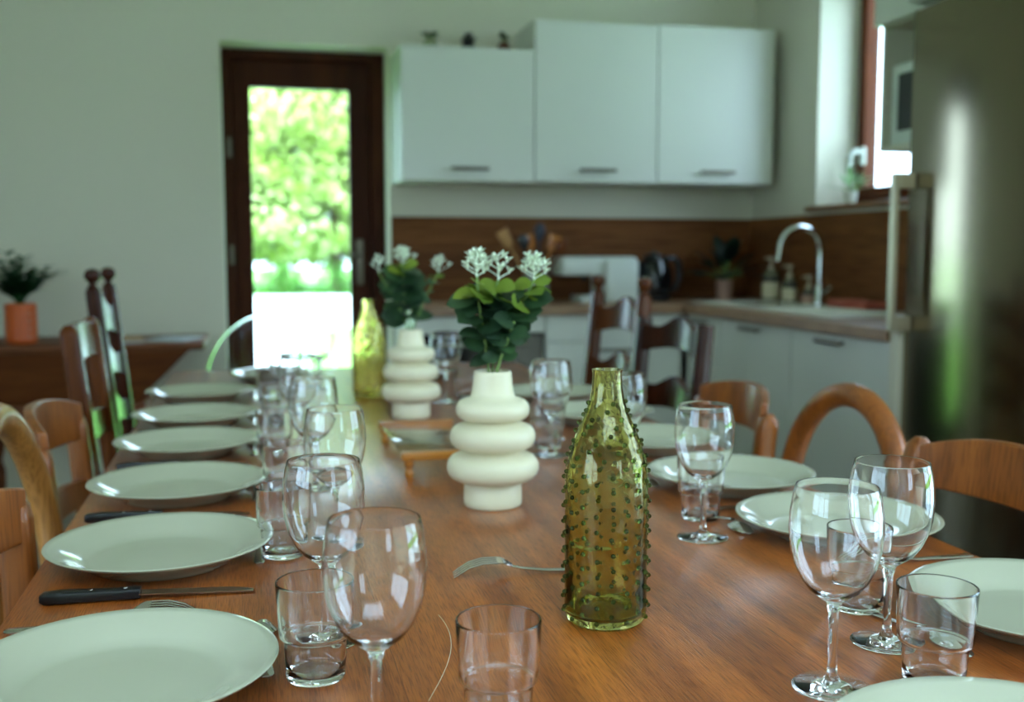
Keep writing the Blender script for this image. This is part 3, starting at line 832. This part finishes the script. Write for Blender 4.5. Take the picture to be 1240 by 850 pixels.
# A / J
ladder_chair('rail_back_chair', 'brown chair nearest the camera at the left edge of view', (-.295, 1.29, 0), 0, .36, .812, .04, M['chair_honey'],
             [(.79, .07, 0, .04, .0, .02), (.62, .05, 0, .04, 0, .01)], .022, False, rounded=True, group=gL)
ladder_chair('rail_back_chair', 'orange-brown chair with curved crest rail in front of steel fridge', (RX - .06, 1.26, 0), PI, .36, .842, .10, M['chair_honey'],
             [(.800, .058, 0, .045, .0, .030), (.62, .05, 0, .04, 0, .01)], .02, False, rounded=True, group=gR)

# clear acrylic chair at the table's far end
t = thing('acrylic_chair', 'clear acrylic round-backed chair at the far end of table', 'chair', (.06, 3.78, 0), -PI / 2)
hw = .225
def acr(u, v):
    # oval back panel, u around, v from centre
    a = 2 * PI * u; y = hw * math.cos(a) * v; z = .66 + .25 * math.sin(a) * v
    return Vector((-.03 - (z - .45) * .12 - .04 * (1 - (y / hw) ** 2), y, z))
m = MB().slab(lambda u, v: acr(u, .02 + .98 * v), 48, 6, (.006, 0, 0)); m.build('backrest', M['acrylic'], t)
m = MB().sweep([acr(k_ / 48, 1) for k_ in range(49)], .0045, n=10, up=(1, 0, 0), caps=False); m.build('back_rim', M['acrylic'], t)
MB().slab(lambda u, v: (-.02 + .42 * u, (-.2 + .4 * v) * (1 + .08 * u), .445 + .01 * (2 * v - 1) ** 2), 8, 8, (0, 0, .01)).build('seat', M['acrylic'], t)
for sx, sy in ((0, -.17), (0, .17), (.37, -.19), (.37, .19)):
    MB().sweep([(sx - (.05 if sx == 0 else 0), sy, 0), (sx, sy, .444)], [.012, .018], n=10, up=(0, 1, 0)).build('leg', M['acrylic'], t)

# ------------------------------------------------------------------ plates
pr = [(0, .0035), (.050, .0035), (.075, .0030), (.079, 0), (.084, 0), (.088, .0035), (.096, .0085), (.112, .0165), (.126, .0228), (.134, .0262), (.1352, .0278), (.1338, .0288),
      (.126, .0262), (.112, .0202), (.098, .0132), (.090, .0085), (.080, .0072), (.05, .0068), (0, .0068)]
proto = tag(MB().lathe(pr, 96).build('dinner_plate', M['plate'], sharp=60), 'x', 'plate')
spots = [(-.120, .945, 'nearest white plate on the left side of the table, beside the knife'),
         (-.118, 1.345, 'white plate directly behind the black-handled knife, left side'),
         (-.121, 1.708, 'third white plate from the camera along the left side'),
         (-.128, 2.080, 'fourth white plate from the camera along the left side'),
         (-.132, 2.430, 'fifth white plate from the camera along the left side'),
         (-.140, 2.830, 'farthest white plate along the left side of the table'),
         (.520, .612, 'white plate cut by the bottom right corner of the photo'),
         (.785, .900, 'white plate right of the tumbler at the right table edge'),
         (.762, 1.262, 'white plate behind the two nearest wine glasses, right side'),
         (.748, 1.565, 'white plate in front of the hoop-backed chair, right side'),
         (.745, 1.910, 'white plate just behind the green bottle, right side'),
         (.745, 2.260, 'white plate right of the wine glass by the vase, fourth along right side'),
         (.742, 2.610, 'farthest white plate along the right side, near the finial chair'),
         (.470, 3.180, 'white plate at the far end, right of the back vase'),
         (.060, 3.210, 'white plate at the far end in front of the clear chair')]
place_all(proto, [(x, y, T, 0, l_) for x, y, l_ in spots], 'white dinner plates on the table')

# ------------------------------------------------------------------ wine glasses and tumblers
out = [(0, .0004), (.030, .0004), (.0338, .0008), (.0342, .0014), (.0325, .0024), (.018, .0046), (.008, .0075), (.0048, .012), (.0040, .022), (.0040, .055), (.0044, .068), (.0070, .0775),
       (.014, .0825), (.022, .0885), (.0295, .0985), (.0350, .111), (.0385, .125), (.0401, .142), (.0392, .158), (.0370, .172), (.0352, .1795), (.0348, .1802)]
inn = [(.03435, .1800), (.0364, .1717), (.0386, .158), (.0395, .142), (.0379, .1253), (.0344, .1115), (.0289, .0993), (.0214, .0896), (.0125, .0842), (0, .0832)]
wg = tag(MB().lathe(out + inn, 64).build('wine_glass', M['glass'], sharp=75), 'x', 'wine glass')
W = [(.085, .787, 'nearest wine glass, left of the single tumbler at the bottom'),
     (.062, 1.025, 'wine glass second from the camera in the left row'),
     (.098, 1.366, 'wine glass third from the camera in the left row'),
     (.089, 1.714, 'wine glass fourth from the camera in the left row'),
     (.083, 2.101, 'wine glass fifth from the camera in the left row'),
     (.068, 2.480, 'wine glass sixth from the camera in the left row'),
     (.179, 3.018, 'far wine glass seen against the bright door, the right one of two'),
     (.084, 3.115, 'far wine glass seen against the bright door, the left one of two'),
     (.485, .804, 'front wine glass of the two large ones at lower right'),
     (.594, .888, 'rear wine glass of the two large ones at lower right'),
     (.577, 1.286, 'wine glass right of the green bottle, before a tumbler'),
     (.597, 1.660, 'wine glass half hidden behind the green bottle neck'),
     (.537, 1.890, 'wine glass between front vase and green bottle'),
     (.471, 2.639, 'wine glass between the two vases in the distance')]
place_all(wg, [(x, y, T, 0, l_) for x, y, l_ in W], 'wine glasses on the table')
to = [(0, .0004), (.0235, .0004), (.0255, .0012), (.0264, .004), (.0272, .018), (.0281, .0350), (.0284, .0378), (.0290, .0388), (.0308, .0392), (.0318, .0402), (.0322, .0422), (.0326, .052), (.0335, .068), (.0345, .0880), (.0343, .0893), (.0336, .0898)]
ti = [(.0329, .0893), (.0328, .0880), (.0318, .068), (.0309, .052), (.0303, .0425), (.0296, .0405), (.0280, .0392), (.0268, .0372), (.0264, .0345), (.0256, .020), (.0248, .0085), (.0225, .0068), (.012, .0062), (0, .0060)]
tb = tag(MB().lathe(to + ti, 64).build('tumbler', M['glass'], sharp=50), 'x', 'tumbler')
TB = [(.184, .799, 'single water tumbler at the bottom centre of the table'),
      (.047, .935, 'tumbler in front of the nearest white plate, beside a spoon'),
      (.030, 1.335, 'second tumbler from the camera in the left row of glasses'),
      (.040, 1.640, 'third tumbler from the camera in the left row of glasses'),
      (.032, 1.985, 'fourth tumbler from the camera in the left row of glasses'),
      (.045, 2.350, 'fifth tumbler from the camera in the left row of glasses'),
      (.035, 2.740, 'sixth tumbler from the camera in the left row of glasses'),
      (.577, .790, 'front tumbler at lower right next to the spoon bowl'),
      (.622, .985, 'tumbler behind the two large wine glasses at lower right'),
      (.616, 1.382, 'tumbler behind the wine glass right of the green bottle'),
      (.552, 1.965, 'tumbler behind the wine glass between vase and bottle'),
      (.538, 2.710, 'tumbler at the back beside the distant wine glass'),
      (.673, 2.400, 'tumbler seen behind the eucalyptus leaves, right side')]
place_all(tb, [(x, y, T, 0, l_) for x, y, l_ in TB], 'water tumblers on the table')

# ------------------------------------------------------------------ studded bottles
def bottle(loc, gm, sm_, label, s=1.0):
    t = thing('studded_bottle', label, 'bottle', loc, 0, 'studded glass bottles')
    prof = [(.0360, 0), (.0405, .004), (.0425, .012), (.0425, .140), (.0418, .155), (.0395, .170), (.0350, .187), (.0285, .203), (.0220, .217), (.0180, .230), (.0155, .244), (.0150, .258), (.0158, .2620)]
    inner = [(.0138, .2622), (.0128, .258), (.0132, .244), (.0157, .230), (.0197, .217), (.0262, .203), (.0327, .187), (.0373, .170), (.0396, .155), (.0403, .140), (.0403, .015), (.036, .010), (0, .012)]
    MB().lathe([(0, .004), (.03, .003)] + prof + inner, 72).build('body', gm, t, sharp=80)
    def rad(z):
        for (r0, z0), (r1, z1) in zip(prof, prof[1:]):
            if z0 <= z <= z1: return r0 + (r1 - r0) * (z - z0) / max(z1 - z0, 1e-6), math.atan2(r0 - r1, z1 - z0)
        return prof[-1][0], 0
    m = MB(); z = .010; row = 0
    rnd = random.Random(2)
    while z < .236:
        r, sl = rad(z)
        n = max(4, round(2 * PI * r / .0290))
        for i in range(n):
            a = 2 * PI * (i + .5 * (row % 2)) / n + rnd.uniform(-.03, .03)
            d = Vector((math.cos(a) * math.cos(sl), math.sin(a) * math.cos(sl), math.sin(sl)))
            c = Vector((r * math.cos(a), r * math.sin(a), z + rnd.uniform(-.0008, .0008))) + d * .0006
            q = Vector((0, 0, 1)).rotation_difference(d).to_matrix()
            R0 = .0026
            m.lathe([(0, -.0004), (R0 * .9, -.0003), (R0, .0007), (R0 * .8, .0022), (R0 * .4, .0031), (0, .0034)], 8, c, mat=q)
        z += .0078; row += 1
    m.build('studs', sm_, t)
    t.scale = (s, s, s)
bottle((.348, 1.016, T), M['green'], M['stud'], 'olive green studded glass bottle in the foreground')
bottle((.292, 2.800, T), M['yellow'], M['ystud'], 'yellow studded glass bottle in front of the bright door', .98)

# ------------------------------------------------------------------ ringed vases and sprigs
def ring(z0, z1, rin, rout, n=9):
    """torus-like bulge between z0 and z1"""
    pts = []
    for i in range(n + 1):
        a = -PI / 2 + PI * i / n
        pts.append((rin + (rout - rin) * max(0, math.cos(a)) ** .8, (z0 + z1) / 2 + (z1 - z0) / 2 * math.sin(a)))
    return pts
vp = [(0, 0), (.0415, 0), (.0435, .003), (.0440, .010), (.0435, .034), (.0405, .0375)]
vp += ring(.039, .080, .046, .0695) + [(.0425, .0835)] + ring(.087, .124, .045, .0645) + [(.0400, .127)] + ring(.130, .163, .036, .0555)[:-1]
vp += [(.0345, .1640), (.0315, .172), (.0295, .185), (.0283, .200), (.0278, .2035), (.0262, .2045), (.0248, .2030), (.0250, .18), (.027, .12), (.03, .02), (0, .015)]
va = tag(MB().lathe(vp, 72).build('ringed_vase', M['vase'], sharp=80), 'x', 'vase')
place_all(va, [(.345, 1.535, T, 0, 'nearer cream ringed ceramic vase, in front of the wooden trivet'), (.350, 2.42, T, 0, 'farther cream ringed ceramic vase behind the wooden trivet')], 'cream ringed vases')

def sprig(loc, path, leaves, blossoms, label, seed, group):
    """path: stem points; leaves: list (t, size, kind); blossoms: count of florets at the tip"""
    rnd = random.Random(seed)
    t = thing('eucalyptus_sprig', label, 'foliage', loc, 0, group)
    P = [Vector(p) for p in path]
    def at(u):
        f = u * (len(P) - 1); i = min(int(f), len(P) - 2); return P[i].lerp(P[i + 1], f - i)
    MB().sweep(P, .0022, n=7).build('stem', M['stem'], t)
    lm, ll = MB(), MB()
    for i, (u, size, kind) in enumerate(leaves):
        a0 = i * 1.75 + rnd.uniform(-.3, .3)
        for sgn in (0, PI):
            a = a0 + sgn + rnd.uniform(-.25, .25)
            up_ = rnd.uniform(-.15, .35)
            d = Vector((math.cos(a), math.sin(a), up_))
            p = at(u) + Vector((0, 0, rnd.uniform(-.006, .006)))
            (ll if kind else lm).leaf(p, d, (-d.x * .5 + rnd.uniform(-.5, .5), -d.y * .5 - .8 + rnd.uniform(-.5, .5), .75), size * rnd.uniform(.85, 1.1), size * rnd.uniform(.8, .98), rnd.uniform(.05, .3), .12, 6)
    lm.build('leaves', M['euc'], t)
    if any(k_ for _, _, k_ in leaves): ll.build('young_leaves', M['euclight'], t)
    if blossoms:
        m = MB(); tip = P[-1]
        m.sweep([tip, tip + Vector((0, 0, .026))], .0014, n=5)
        for i in range(blossoms):
            a = i * 2.4; hz = .040 * (i + .5) / blossoms
            R_ = rnd.uniform(.009, .024) * (1.15 - hz / .046)
            b0 = tip + Vector((0, 0, hz * .8))
            q = b0 + Vector((math.cos(a) * R_, math.sin(a) * R_, R_ * .55))
            m.sweep([b0, q], .0009, n=4)
            for k_ in range(5):
                b_ = k_ * 1.26 + a
                m.leaf(q, (math.cos(b_) * .7 + math.cos(a) * .4, math.sin(b_) * .7 + math.sin(a) * .4, .8), (-math.cos(b_), -math.sin(b_), .5), .0125, .0050, .1, .1, 3)
            m.ball(q, .0018, 6, 4)
        m.build('blossom', M['blossom'], t)
V1 = (.345, 1.535, T + .205)
gs = 'sprigs in the nearer vase'
DK = lambda a, b_, n, s0, s1: [(a + (b_ - a) * i / (n - 1), s0 + (s1 - s0) * i / (n - 1), 0) for i in range(n)]
sprig(V1, [(0, 0, -.12), (0, 0, 0), (.002, -.002, .05), (.0, .0, .10), (.008, -.004, .135)], DK(.36, .84, 10, .036, .046) + [(.80, .044, 1), (.86, .044, 1), (.93, .03, 1)], 9, 'central leafy sprig with middle blossom in the nearer vase', 11, gs)
sprig(V1, [(-.005, .005, -.12), (-.006, 0, 0), (-.014, -.008, .05), (-.022, -.008, .10), (-.026, -.01, .14)], DK(.44, .82, 8, .038, .048) + [(.84, .042, 1), (.88, .038, 1), (.94, .028, 1)], 17, 'left sprig with large pale blossom in the nearer vase', 12, gs)
sprig(V1, [(.005, -.004, -.12), (.006, 0, 0), (.024, -.006, .05), (.044, -.004, .095), (.062, -.006, .135)], DK(.46, .78, 8, .036, .046) + [(.80, .045, 1), (.86, .042, 1), (.90, .036, 1), (.96, .028, 1)], 19, 'right-leaning sprig with large pale blossom in the nearer vase', 13, gs)
sprig(V1, [(.0, -.004, -.12), (.0, -.012, -.02), (.006, -.020, .015), (.016, -.028, .045), (.026, -.03, .075)], DK(.52, 1.0, 5, .026, .038), 0, 'short drooping leafy sprig at the front mouth of the nearer vase', 14, gs)
V2 = (.350, 2.42, T + .205)
gs = 'sprigs in the farther vase'
sprig(V2, [(0, 0, -.12), (0, 0, .01), (-.014, 0, .06), (-.016, .0, .11), (-.016, 0, .15)], DK(.34, .88, 13, .056, .056) + [(.90, .046, 1), (.93, .04, 1), (.97, .034, 1)], 18, 'dense stacked-leaf sprig with white blossom in the farther vase', 21, gs)
sprig(V2, [(.004, 0, -.12), (.006, 0, 0), (.03, 0, .06), (.05, 0, .10), (.066, 0, .13)], [(.5, .02, 0), (.65, .022, 0), (.8, .024, 0), (.92, .024, 1)], 9, 'thin right-leaning sprig with small blossom in the farther vase', 22, gs)
sprig(V2, [(-.004, 0, -.12), (-.006, 0, 0), (-.03, 0, .06), (-.055, 0, .10), (-.072, 0, .13)], [(.6, .022, 0), (.8, .02, 0)], 7, 'thin left-leaning sprig with small blossom in the farther vase', 23, gs)

# ------------------------------------------------------------------ wooden trivet with glass
t = thing('serving_trivet', 'low orange-wood serving trivet with glass plate between the vases', 'trivet', (.312, 1.925, T))
for sy in (-.168, .168):
    m = MB().box(-.075, .075, sy - .012, sy + .012, .031, .044, .002)
    m.build('end_bar', M['traywood'], t)
for sx in (-.062, .062):
    for sy in (-.166, .166):
        MB().lathe([(0, 0), (.006, 0), (.0085, .008), (.005, .015), (.0085, .022), (.0085, .0308), (0, .0308)], 14, (sx, sy, 0)).build('foot', M['traywood'], t)
MB().box(-.073, .073, -.155, .155, .036, .042, .0015).build('glass_plate', M['trayglass'], t)

# ------------------------------------------------------------------ cutlery
def make_knife():
    t = thing('table_knife', 'x', 'knife')
    # along +x; handle from 0 to .105, blade on to .225
    h = MB().sweep([(0, 0, .007), (.004, 0, .007), (.02, 0, .0075), (.08, 0, .007), (.098, 0, .0075), (.104, 0, .0075)],
                   [.006, .0085, .0092, .008, .0088, .0075], n=14, ell=.72, up=(0, 0, 1), sq=True).build('handle', M['blackplastic'], t)
    for x in (.018, .052, .088):
        MB().lathe([(0, 0), (.0026, 0), (.0022, .0009), (0, .0011)], 12, (x, 0, .0126)).build('rivet', M['steel_cutlery'], h)
    m = MB()
    def bl(u, v):
        x = .103 + .122 * u
        w = .0085 * (1 - max(0, (u - .72) / .28) ** 2.2)
        return Vector((x, -.0085 + (.0085 + w) * v if True else 0, .0062 - .004 * u))
    m.slab(bl, 20, 4, (0, 0, .0014))
    m.build('blade', M['steel_cutlery'], t)
    return t
kn = make_knife()
# left row: handle at the table edge, blade towards the centre; right row the other way round
K = [(-.232, 1.205, -.03, 'black-handled table knife between the two nearest left plates'),
     (-.238, 1.565, -.03, 'black-handled knife before the third left plate'),
     (-.240, 1.935, 0, 'black-handled knife before the fourth left plate'),
     (-.240, 2.290, 0, 'black-handled knife before the fifth left plate'),
     (.874, 1.415, PI - .02, 'knife between the plates behind the two large wine glasses, right side'),
     (.868, 1.755, PI, 'knife beyond the plate facing the hoop-backed chair'),
     (.868, 2.085, PI, 'knife beyond the plate behind the green bottle')]
place_all(kn, [(x, y, T, a, l_) for x, y, a, l_ in K], 'black-handled table knives')

def make_fork():
    t = thing('fork', 'x', 'fork')
    m = MB()
    # handle end at x=0, tines end at .19, lying tines down (arched head)
    m.sweep([(0, 0, .003), (.004, 0, .003), (.03, 0, .003), (.08, 0, .004), (.11, 0, .0075), (.122, 0, .0105)], [.005, .0085, .0072, .004, .0032, .0038], n=12, ell=[.2, .2, .22, .4, .5, .45])
    m.build('handle', M['steel_cutlery'], t)
    m = MB()
    m.slab(lambda u, v: (.120 + .020 * u, (-.0036 - .0092 * math.sin(min(1, u * 1.3) * PI / 2)) * (1 - 2 * v), .0108 + .006 * math.sin(u * PI * .55)), 8, 8, (0, 0, .0016))
    for k_ in range(4):
        y = -.0114 + k_ * .0076
        m.sweep([(.138, y, .0176), (.156, y, .0172), (.172, y, .0125), (.182, y, .0065), (.190, y * .96, .0012)], [.0019, .0019, .0018, .0015, .0009], n=8, ell=.7)
    m.build('tines', M['steel_cutlery'], t)
    return t
fk = make_fork()
FK = [(.410, 1.175, PI - .12, 'fork lying tines down behind the green bottle'),
      (-.250, 1.118, .02, 'fork hidden behind the nearest left plate, tine tips showing'),
      (.868, 1.122, PI + .02, 'fork with its handle end at the right table edge'),
      (.845, 1.470, PI - .1, 'fork half under the plate facing the hoop-backed chair')]
place_all(fk, [(x, y, T, a, l_) for x, y, a, l_ in FK], 'steel forks on the table')

def make_spoon():
    t = thing('dessert_spoon', 'x', 'spoon')
    m = MB()
    m.sweep([(0, 0, .002), (.004, 0, .002), (.02, 0, .0022), (.06, 0, .005), (.088, 0, .0095), (.099, 0, .0115)], [.0045, .007, .0062, .0034, .0028, .0034], n=12, ell=[.2, .2, .22, .4, .5, .45])
    m.build('handle', M['steel_cutlery'], t)
    def bw(u, v):
        # bowl turned face down: dome
        a = 2 * PI * u
        rx, ry = .0245, .0145
        x = .121 + rx * math.cos(a) * v; y = ry * math.sin(a) * v * (1 - .12 * math.cos(a))
        return Vector((x, y, .0022 + .0085 * (1 - v * v) + .0035 * max(0, -math.cos(a) * v)))
    MB().slab(lambda u, v: bw(u, max(v, .02)), 32, 8, (0, 0, .0011)).build('bowl', M['steel_cutlery'], t)
    return t
sp = make_spoon()
SPN = [(.004, .942, PI / 2 + .02, 'dessert spoon between nearest left plate and tumbler'),
       (.000, 1.300, PI / 2, 'dessert spoon beside the second left plate'),
       (-.002, 1.640, PI / 2 + .05, 'dessert spoon beside the third left plate'),
       (-.006, 2.010, PI / 2, 'dessert spoon beside the fourth left plate'),
       (-.004, 2.370, PI / 2, 'dessert spoon beside the fifth left plate'),
       (-.002, 2.790, PI / 2, 'dessert spoon beside the farthest left plate'),
       (.625, .985 - .01, -PI / 2 + .15, 'spoon whose bowl peeks out behind the lower right tumbler'),
       (.628, 1.425, -PI / 2 + .12, 'spoon in front of the plate with foot showing, right side'),
       (.618, 1.725, -PI / 2 + .05, 'spoon right of the green bottle, nearest the bottle'),
       (.590, 2.170, -PI / 2 + .05, 'spoon beside the fourth plate along the right side')]
place_all(sp, [(x, y, T, a, l_) for x, y, a, l_ in SPN], 'dessert spoons on the table')

th = [(.137 + .047 * math.sin(u * 1.9), .86 + .21 * u) for u in [i / 24 for i in range(25)]]
tag(MB().sweep([(x, y, T + .0004) for x, y in th], .0002, n=5).build('thread', M['blossom']), 'fine pale thread curving over the tabletop behind the single tumbler', 'thread')

# ------------------------------------------------------------------ garden
g = MB().box(-45, 60, 5.35, 80, -.2, -.06).box(2.83, 60, -40, 5.35, -.2, -.06).box(-45, 2.83, -40, YF - .36, -.2, -.06).box(-45, XL - .36, YF - .36, 5.35, -.2, -.06).build('lawn', M['grass'], smooth=False)
g['kind'] = 'structure'
m = MB()
m.slab(lambda u, v: (-20 + 50 * u, 17 + 13 * v, -.058), 6, 3, (0, 0, .012))
m.slab(lambda u, v: (-.35 - .25 * v + (.62 + .78 * v) * u, 5.4 + 11.6 * v, -.058), 3, 4, (0, 0, .012))
o = m.build('gravel_path', M['gravel'], smooth=False); o['kind'] = 'structure'
m = MB().box(2.84, 14, -14, 5.3, -.056, -.02).box(-14, 2.84, -14, YF - .36, -.056, -.02).box(-14, XL - .36, YF - .36, 5.3, -.056, -.02)  # unseen pale ground, added so less green light bounces indoors
o = m.build('added_terrace_floor', M['gravel'], smooth=False); o['kind'] = 'structure'
def hedge(loc, w, h, dp, label, seed):
    t = thing('hedge', label, 'hedge', loc, 0, 'low hedge bushes past the gravel')
    rnd = random.Random(seed)
    lm = MB(); tw = MB()
    for i in range(900):
        x, y, z = rnd.uniform(-1, 1), rnd.uniform(-1, 1), rnd.uniform(0, 1)
        if x * x + y * y + (z - .2) ** 2 * 1.3 > 1: continue
        p = Vector((x * w / 2, y * dp / 2, z * h))
        d = Vector((rnd.uniform(-1, 1), rnd.uniform(-1, 1), rnd.uniform(-.3, 1)))
        lm.leaf(p, d, (rnd.uniform(-.5, .5), rnd.uniform(-.5, .5), 1), .16, .09, .2, n=2)
    lm.build('foliage', M['hedgeleaf'], t)
    for i in range(5):
        a = i * 1.26; tw.sweep([(0, 0, 0), (math.cos(a) * w * .25, math.sin(a) * dp * .25, h * .6)], [.03, .015], n=6)
    tw.build('branches', M['bark'], t)
    return t
h0 = hedge((0, 30.5, -.06), 1.55, .95, 1.4, 'x', 31)
HX = [-6, -4.3, -2.5, -.9, .8, 2.4, 4.1, 5.8, 7.6]
place_all(h0, [(x, 30.6 + .3 * math.sin(i * 2), -.06, i * 1.3, 'low dense garden bush beyond the pale gravel, seen through the door') for i, x in enumerate(HX)], 'low hedge bushes past the gravel')
def tree(loc, H, R_, label, seed):
    t = thing('tree', label, 'tree', loc, 0, 'trees behind the hedge')
    rnd = random.Random(seed)
    m = MB().sweep([(0, 0, 0), (.05, .03, H * .3), (.0, .1, H * .6), (.1, 0, H * .85)], [.2, .15, .1, .05], n=10)
    lm = MB()
    for k_ in range(15):
        a = k_ * 2.4; zz = H * (.18 + .75 * (k_ + .5) / 15); rr = R_ * (.75 if zz < H * .75 else .45) * rnd.uniform(.6, 1)
        c = Vector((math.cos(a) * rr, math.sin(a) * rr, zz))
        m.sweep([(0, 0, zz * .72), tuple(c * .6 + Vector((0, 0, zz * .36))), tuple(c)], [.05, .035, .015], n=6)
        cr = rnd.uniform(.8, 1.25) * R_ * .55
        for i in range(420):
            v = Vector((rnd.gauss(0, 1), rnd.gauss(0, 1), rnd.gauss(0, 1))).normalized() * (cr * rnd.uniform(.5, 1) ** .5)
            v.z *= .75
            lm.leaf(c + v, v + Vector((0, 0, -.3)), (rnd.uniform(-.6, .6), rnd.uniform(-.6, .6), 1), .34, .22, .2, n=2)
    m.build('trunk', M['bark'], t); lm.build('foliage', M['treeleaf'], t)
    return t
t0 = tree((0, 34, -.06), 9, 2.6, 'x', 41)
TR = [(-7.5, 35, 1), (-3.6, 34, 2.1), (-.4, 33.6, .3), (2.6, 34.2, 1.7), (5.8, 34.8, 4), (9.6, 35.5, 5), (1.0, 38, 3.3), (4.6, 39, 1.2), (-2.4, 39, 2.9)]
place_all(t0, [(x, y, -.06, a, 'leafy green garden tree behind the low bushes, seen through the door') for x, y, a in TR], 'trees behind the hedge')

# unseen roof slab, added with eaves to keep the high sun off the panes
MB_roof = around(ZC + .125, ZC + .3, XL - 1.25, XR + .33, YF - .4, YB + .75)
o = MB_roof.build('trim_added_roof', M['eave'], smooth=False); o['kind'] = 'structure'

# ------------------------------------------------------------------ light
wd = bpy.data.worlds.new('sky'); S.world = wd; wd.use_nodes = True
bg = wd.node_tree.nodes['Background']
bg.inputs['Color'].default_value = (.58, .78, 1.02, 1); bg.inputs['Strength'].default_value = 4.2
sun = bpy.data.lights.new('sun', 'SUN'); sun.energy = 7.5; sun.angle = .01; sun.color = (.74, .94, 1.0)
so = bpy.data.objects.new('sun', sun); COL.objects.link(so)
so.rotation_euler = Vector((-.55, -.12, .8)).to_track_quat('Z', 'Y').to_euler()
def portal(loc, rot, sx, sy):
    l_ = bpy.data.lights.new('window_portal', 'AREA'); l_.shape = 'RECTANGLE'; l_.size = sx; l_.size_y = sy
    l_.cycles.is_portal = True
    o_ = bpy.data.objects.new('window_portal', l_); COL.objects.link(o_); o_.location = loc; o_.rotation_euler = rot
portal((.235, 5.34, 1.05), (-PI / 2, 0, 0), .80, 2.1)
portal((2.77, (W1[0] + W1[1]) / 2, 1.86), (0, PI / 2, 0), 1.05, .92)
portal(((SK[0] + SK[1]) / 2, (SK[2] + SK[3]) / 2, ZC + .31), (0, 0, 0), 2.7, 1.9)
portal(((W3[0] + W3[1]) / 2, YF - .34, 1.575), (PI / 2, 0, 0), .95, 1.35)
portal((XL - .34, (W4[0] + W4[1]) / 2, 1.55), (0, -PI / 2, 0), 1.4, 2.9)
portal((2.77, (W2[0] + W2[1]) / 2, 1.225), (0, PI / 2, 0), 2.3, 1.8)

# ------------------------------------------------------------------ camera
cam = bpy.data.cameras.new('camera'); co = bpy.data.objects.new('camera', cam); COL.objects.link(co)
F = 1280.0
cam.sensor_width = 36; cam.lens = 36 * F / 1240
pitch = math.atan(119 / F); yaw = math.atan(314 * math.cos(pitch) / F)
co.location = (0, 0, 1.13)
co.rotation_euler = (PI / 2 - pitch, 0, -yaw)
cam.dof.use_dof = True; cam.dof.focus_distance = 1.04; cam.dof.aperture_fstop = 4.2
cam.clip_start = .05; cam.clip_end = 300
S.camera = co

S.view_settings.view_transform = 'Standard'; S.view_settings.look = 'None'
S.view_settings.gamma = 1; S.view_settings.use_curve_mapping = False
S.view_settings.exposure = 1.17
cy = S.cycles
cy.max_bounces = 14; cy.diffuse_bounces = 5; cy.glossy_bounces = 5; cy.transmission_bounces = 14; cy.transparent_max_bounces = 12
cy.caustics_reflective = True; cy.caustics_refractive = True; cy.blur_glossy = .6
cy.sample_clamp_indirect = 8
cy.use_denoising = True
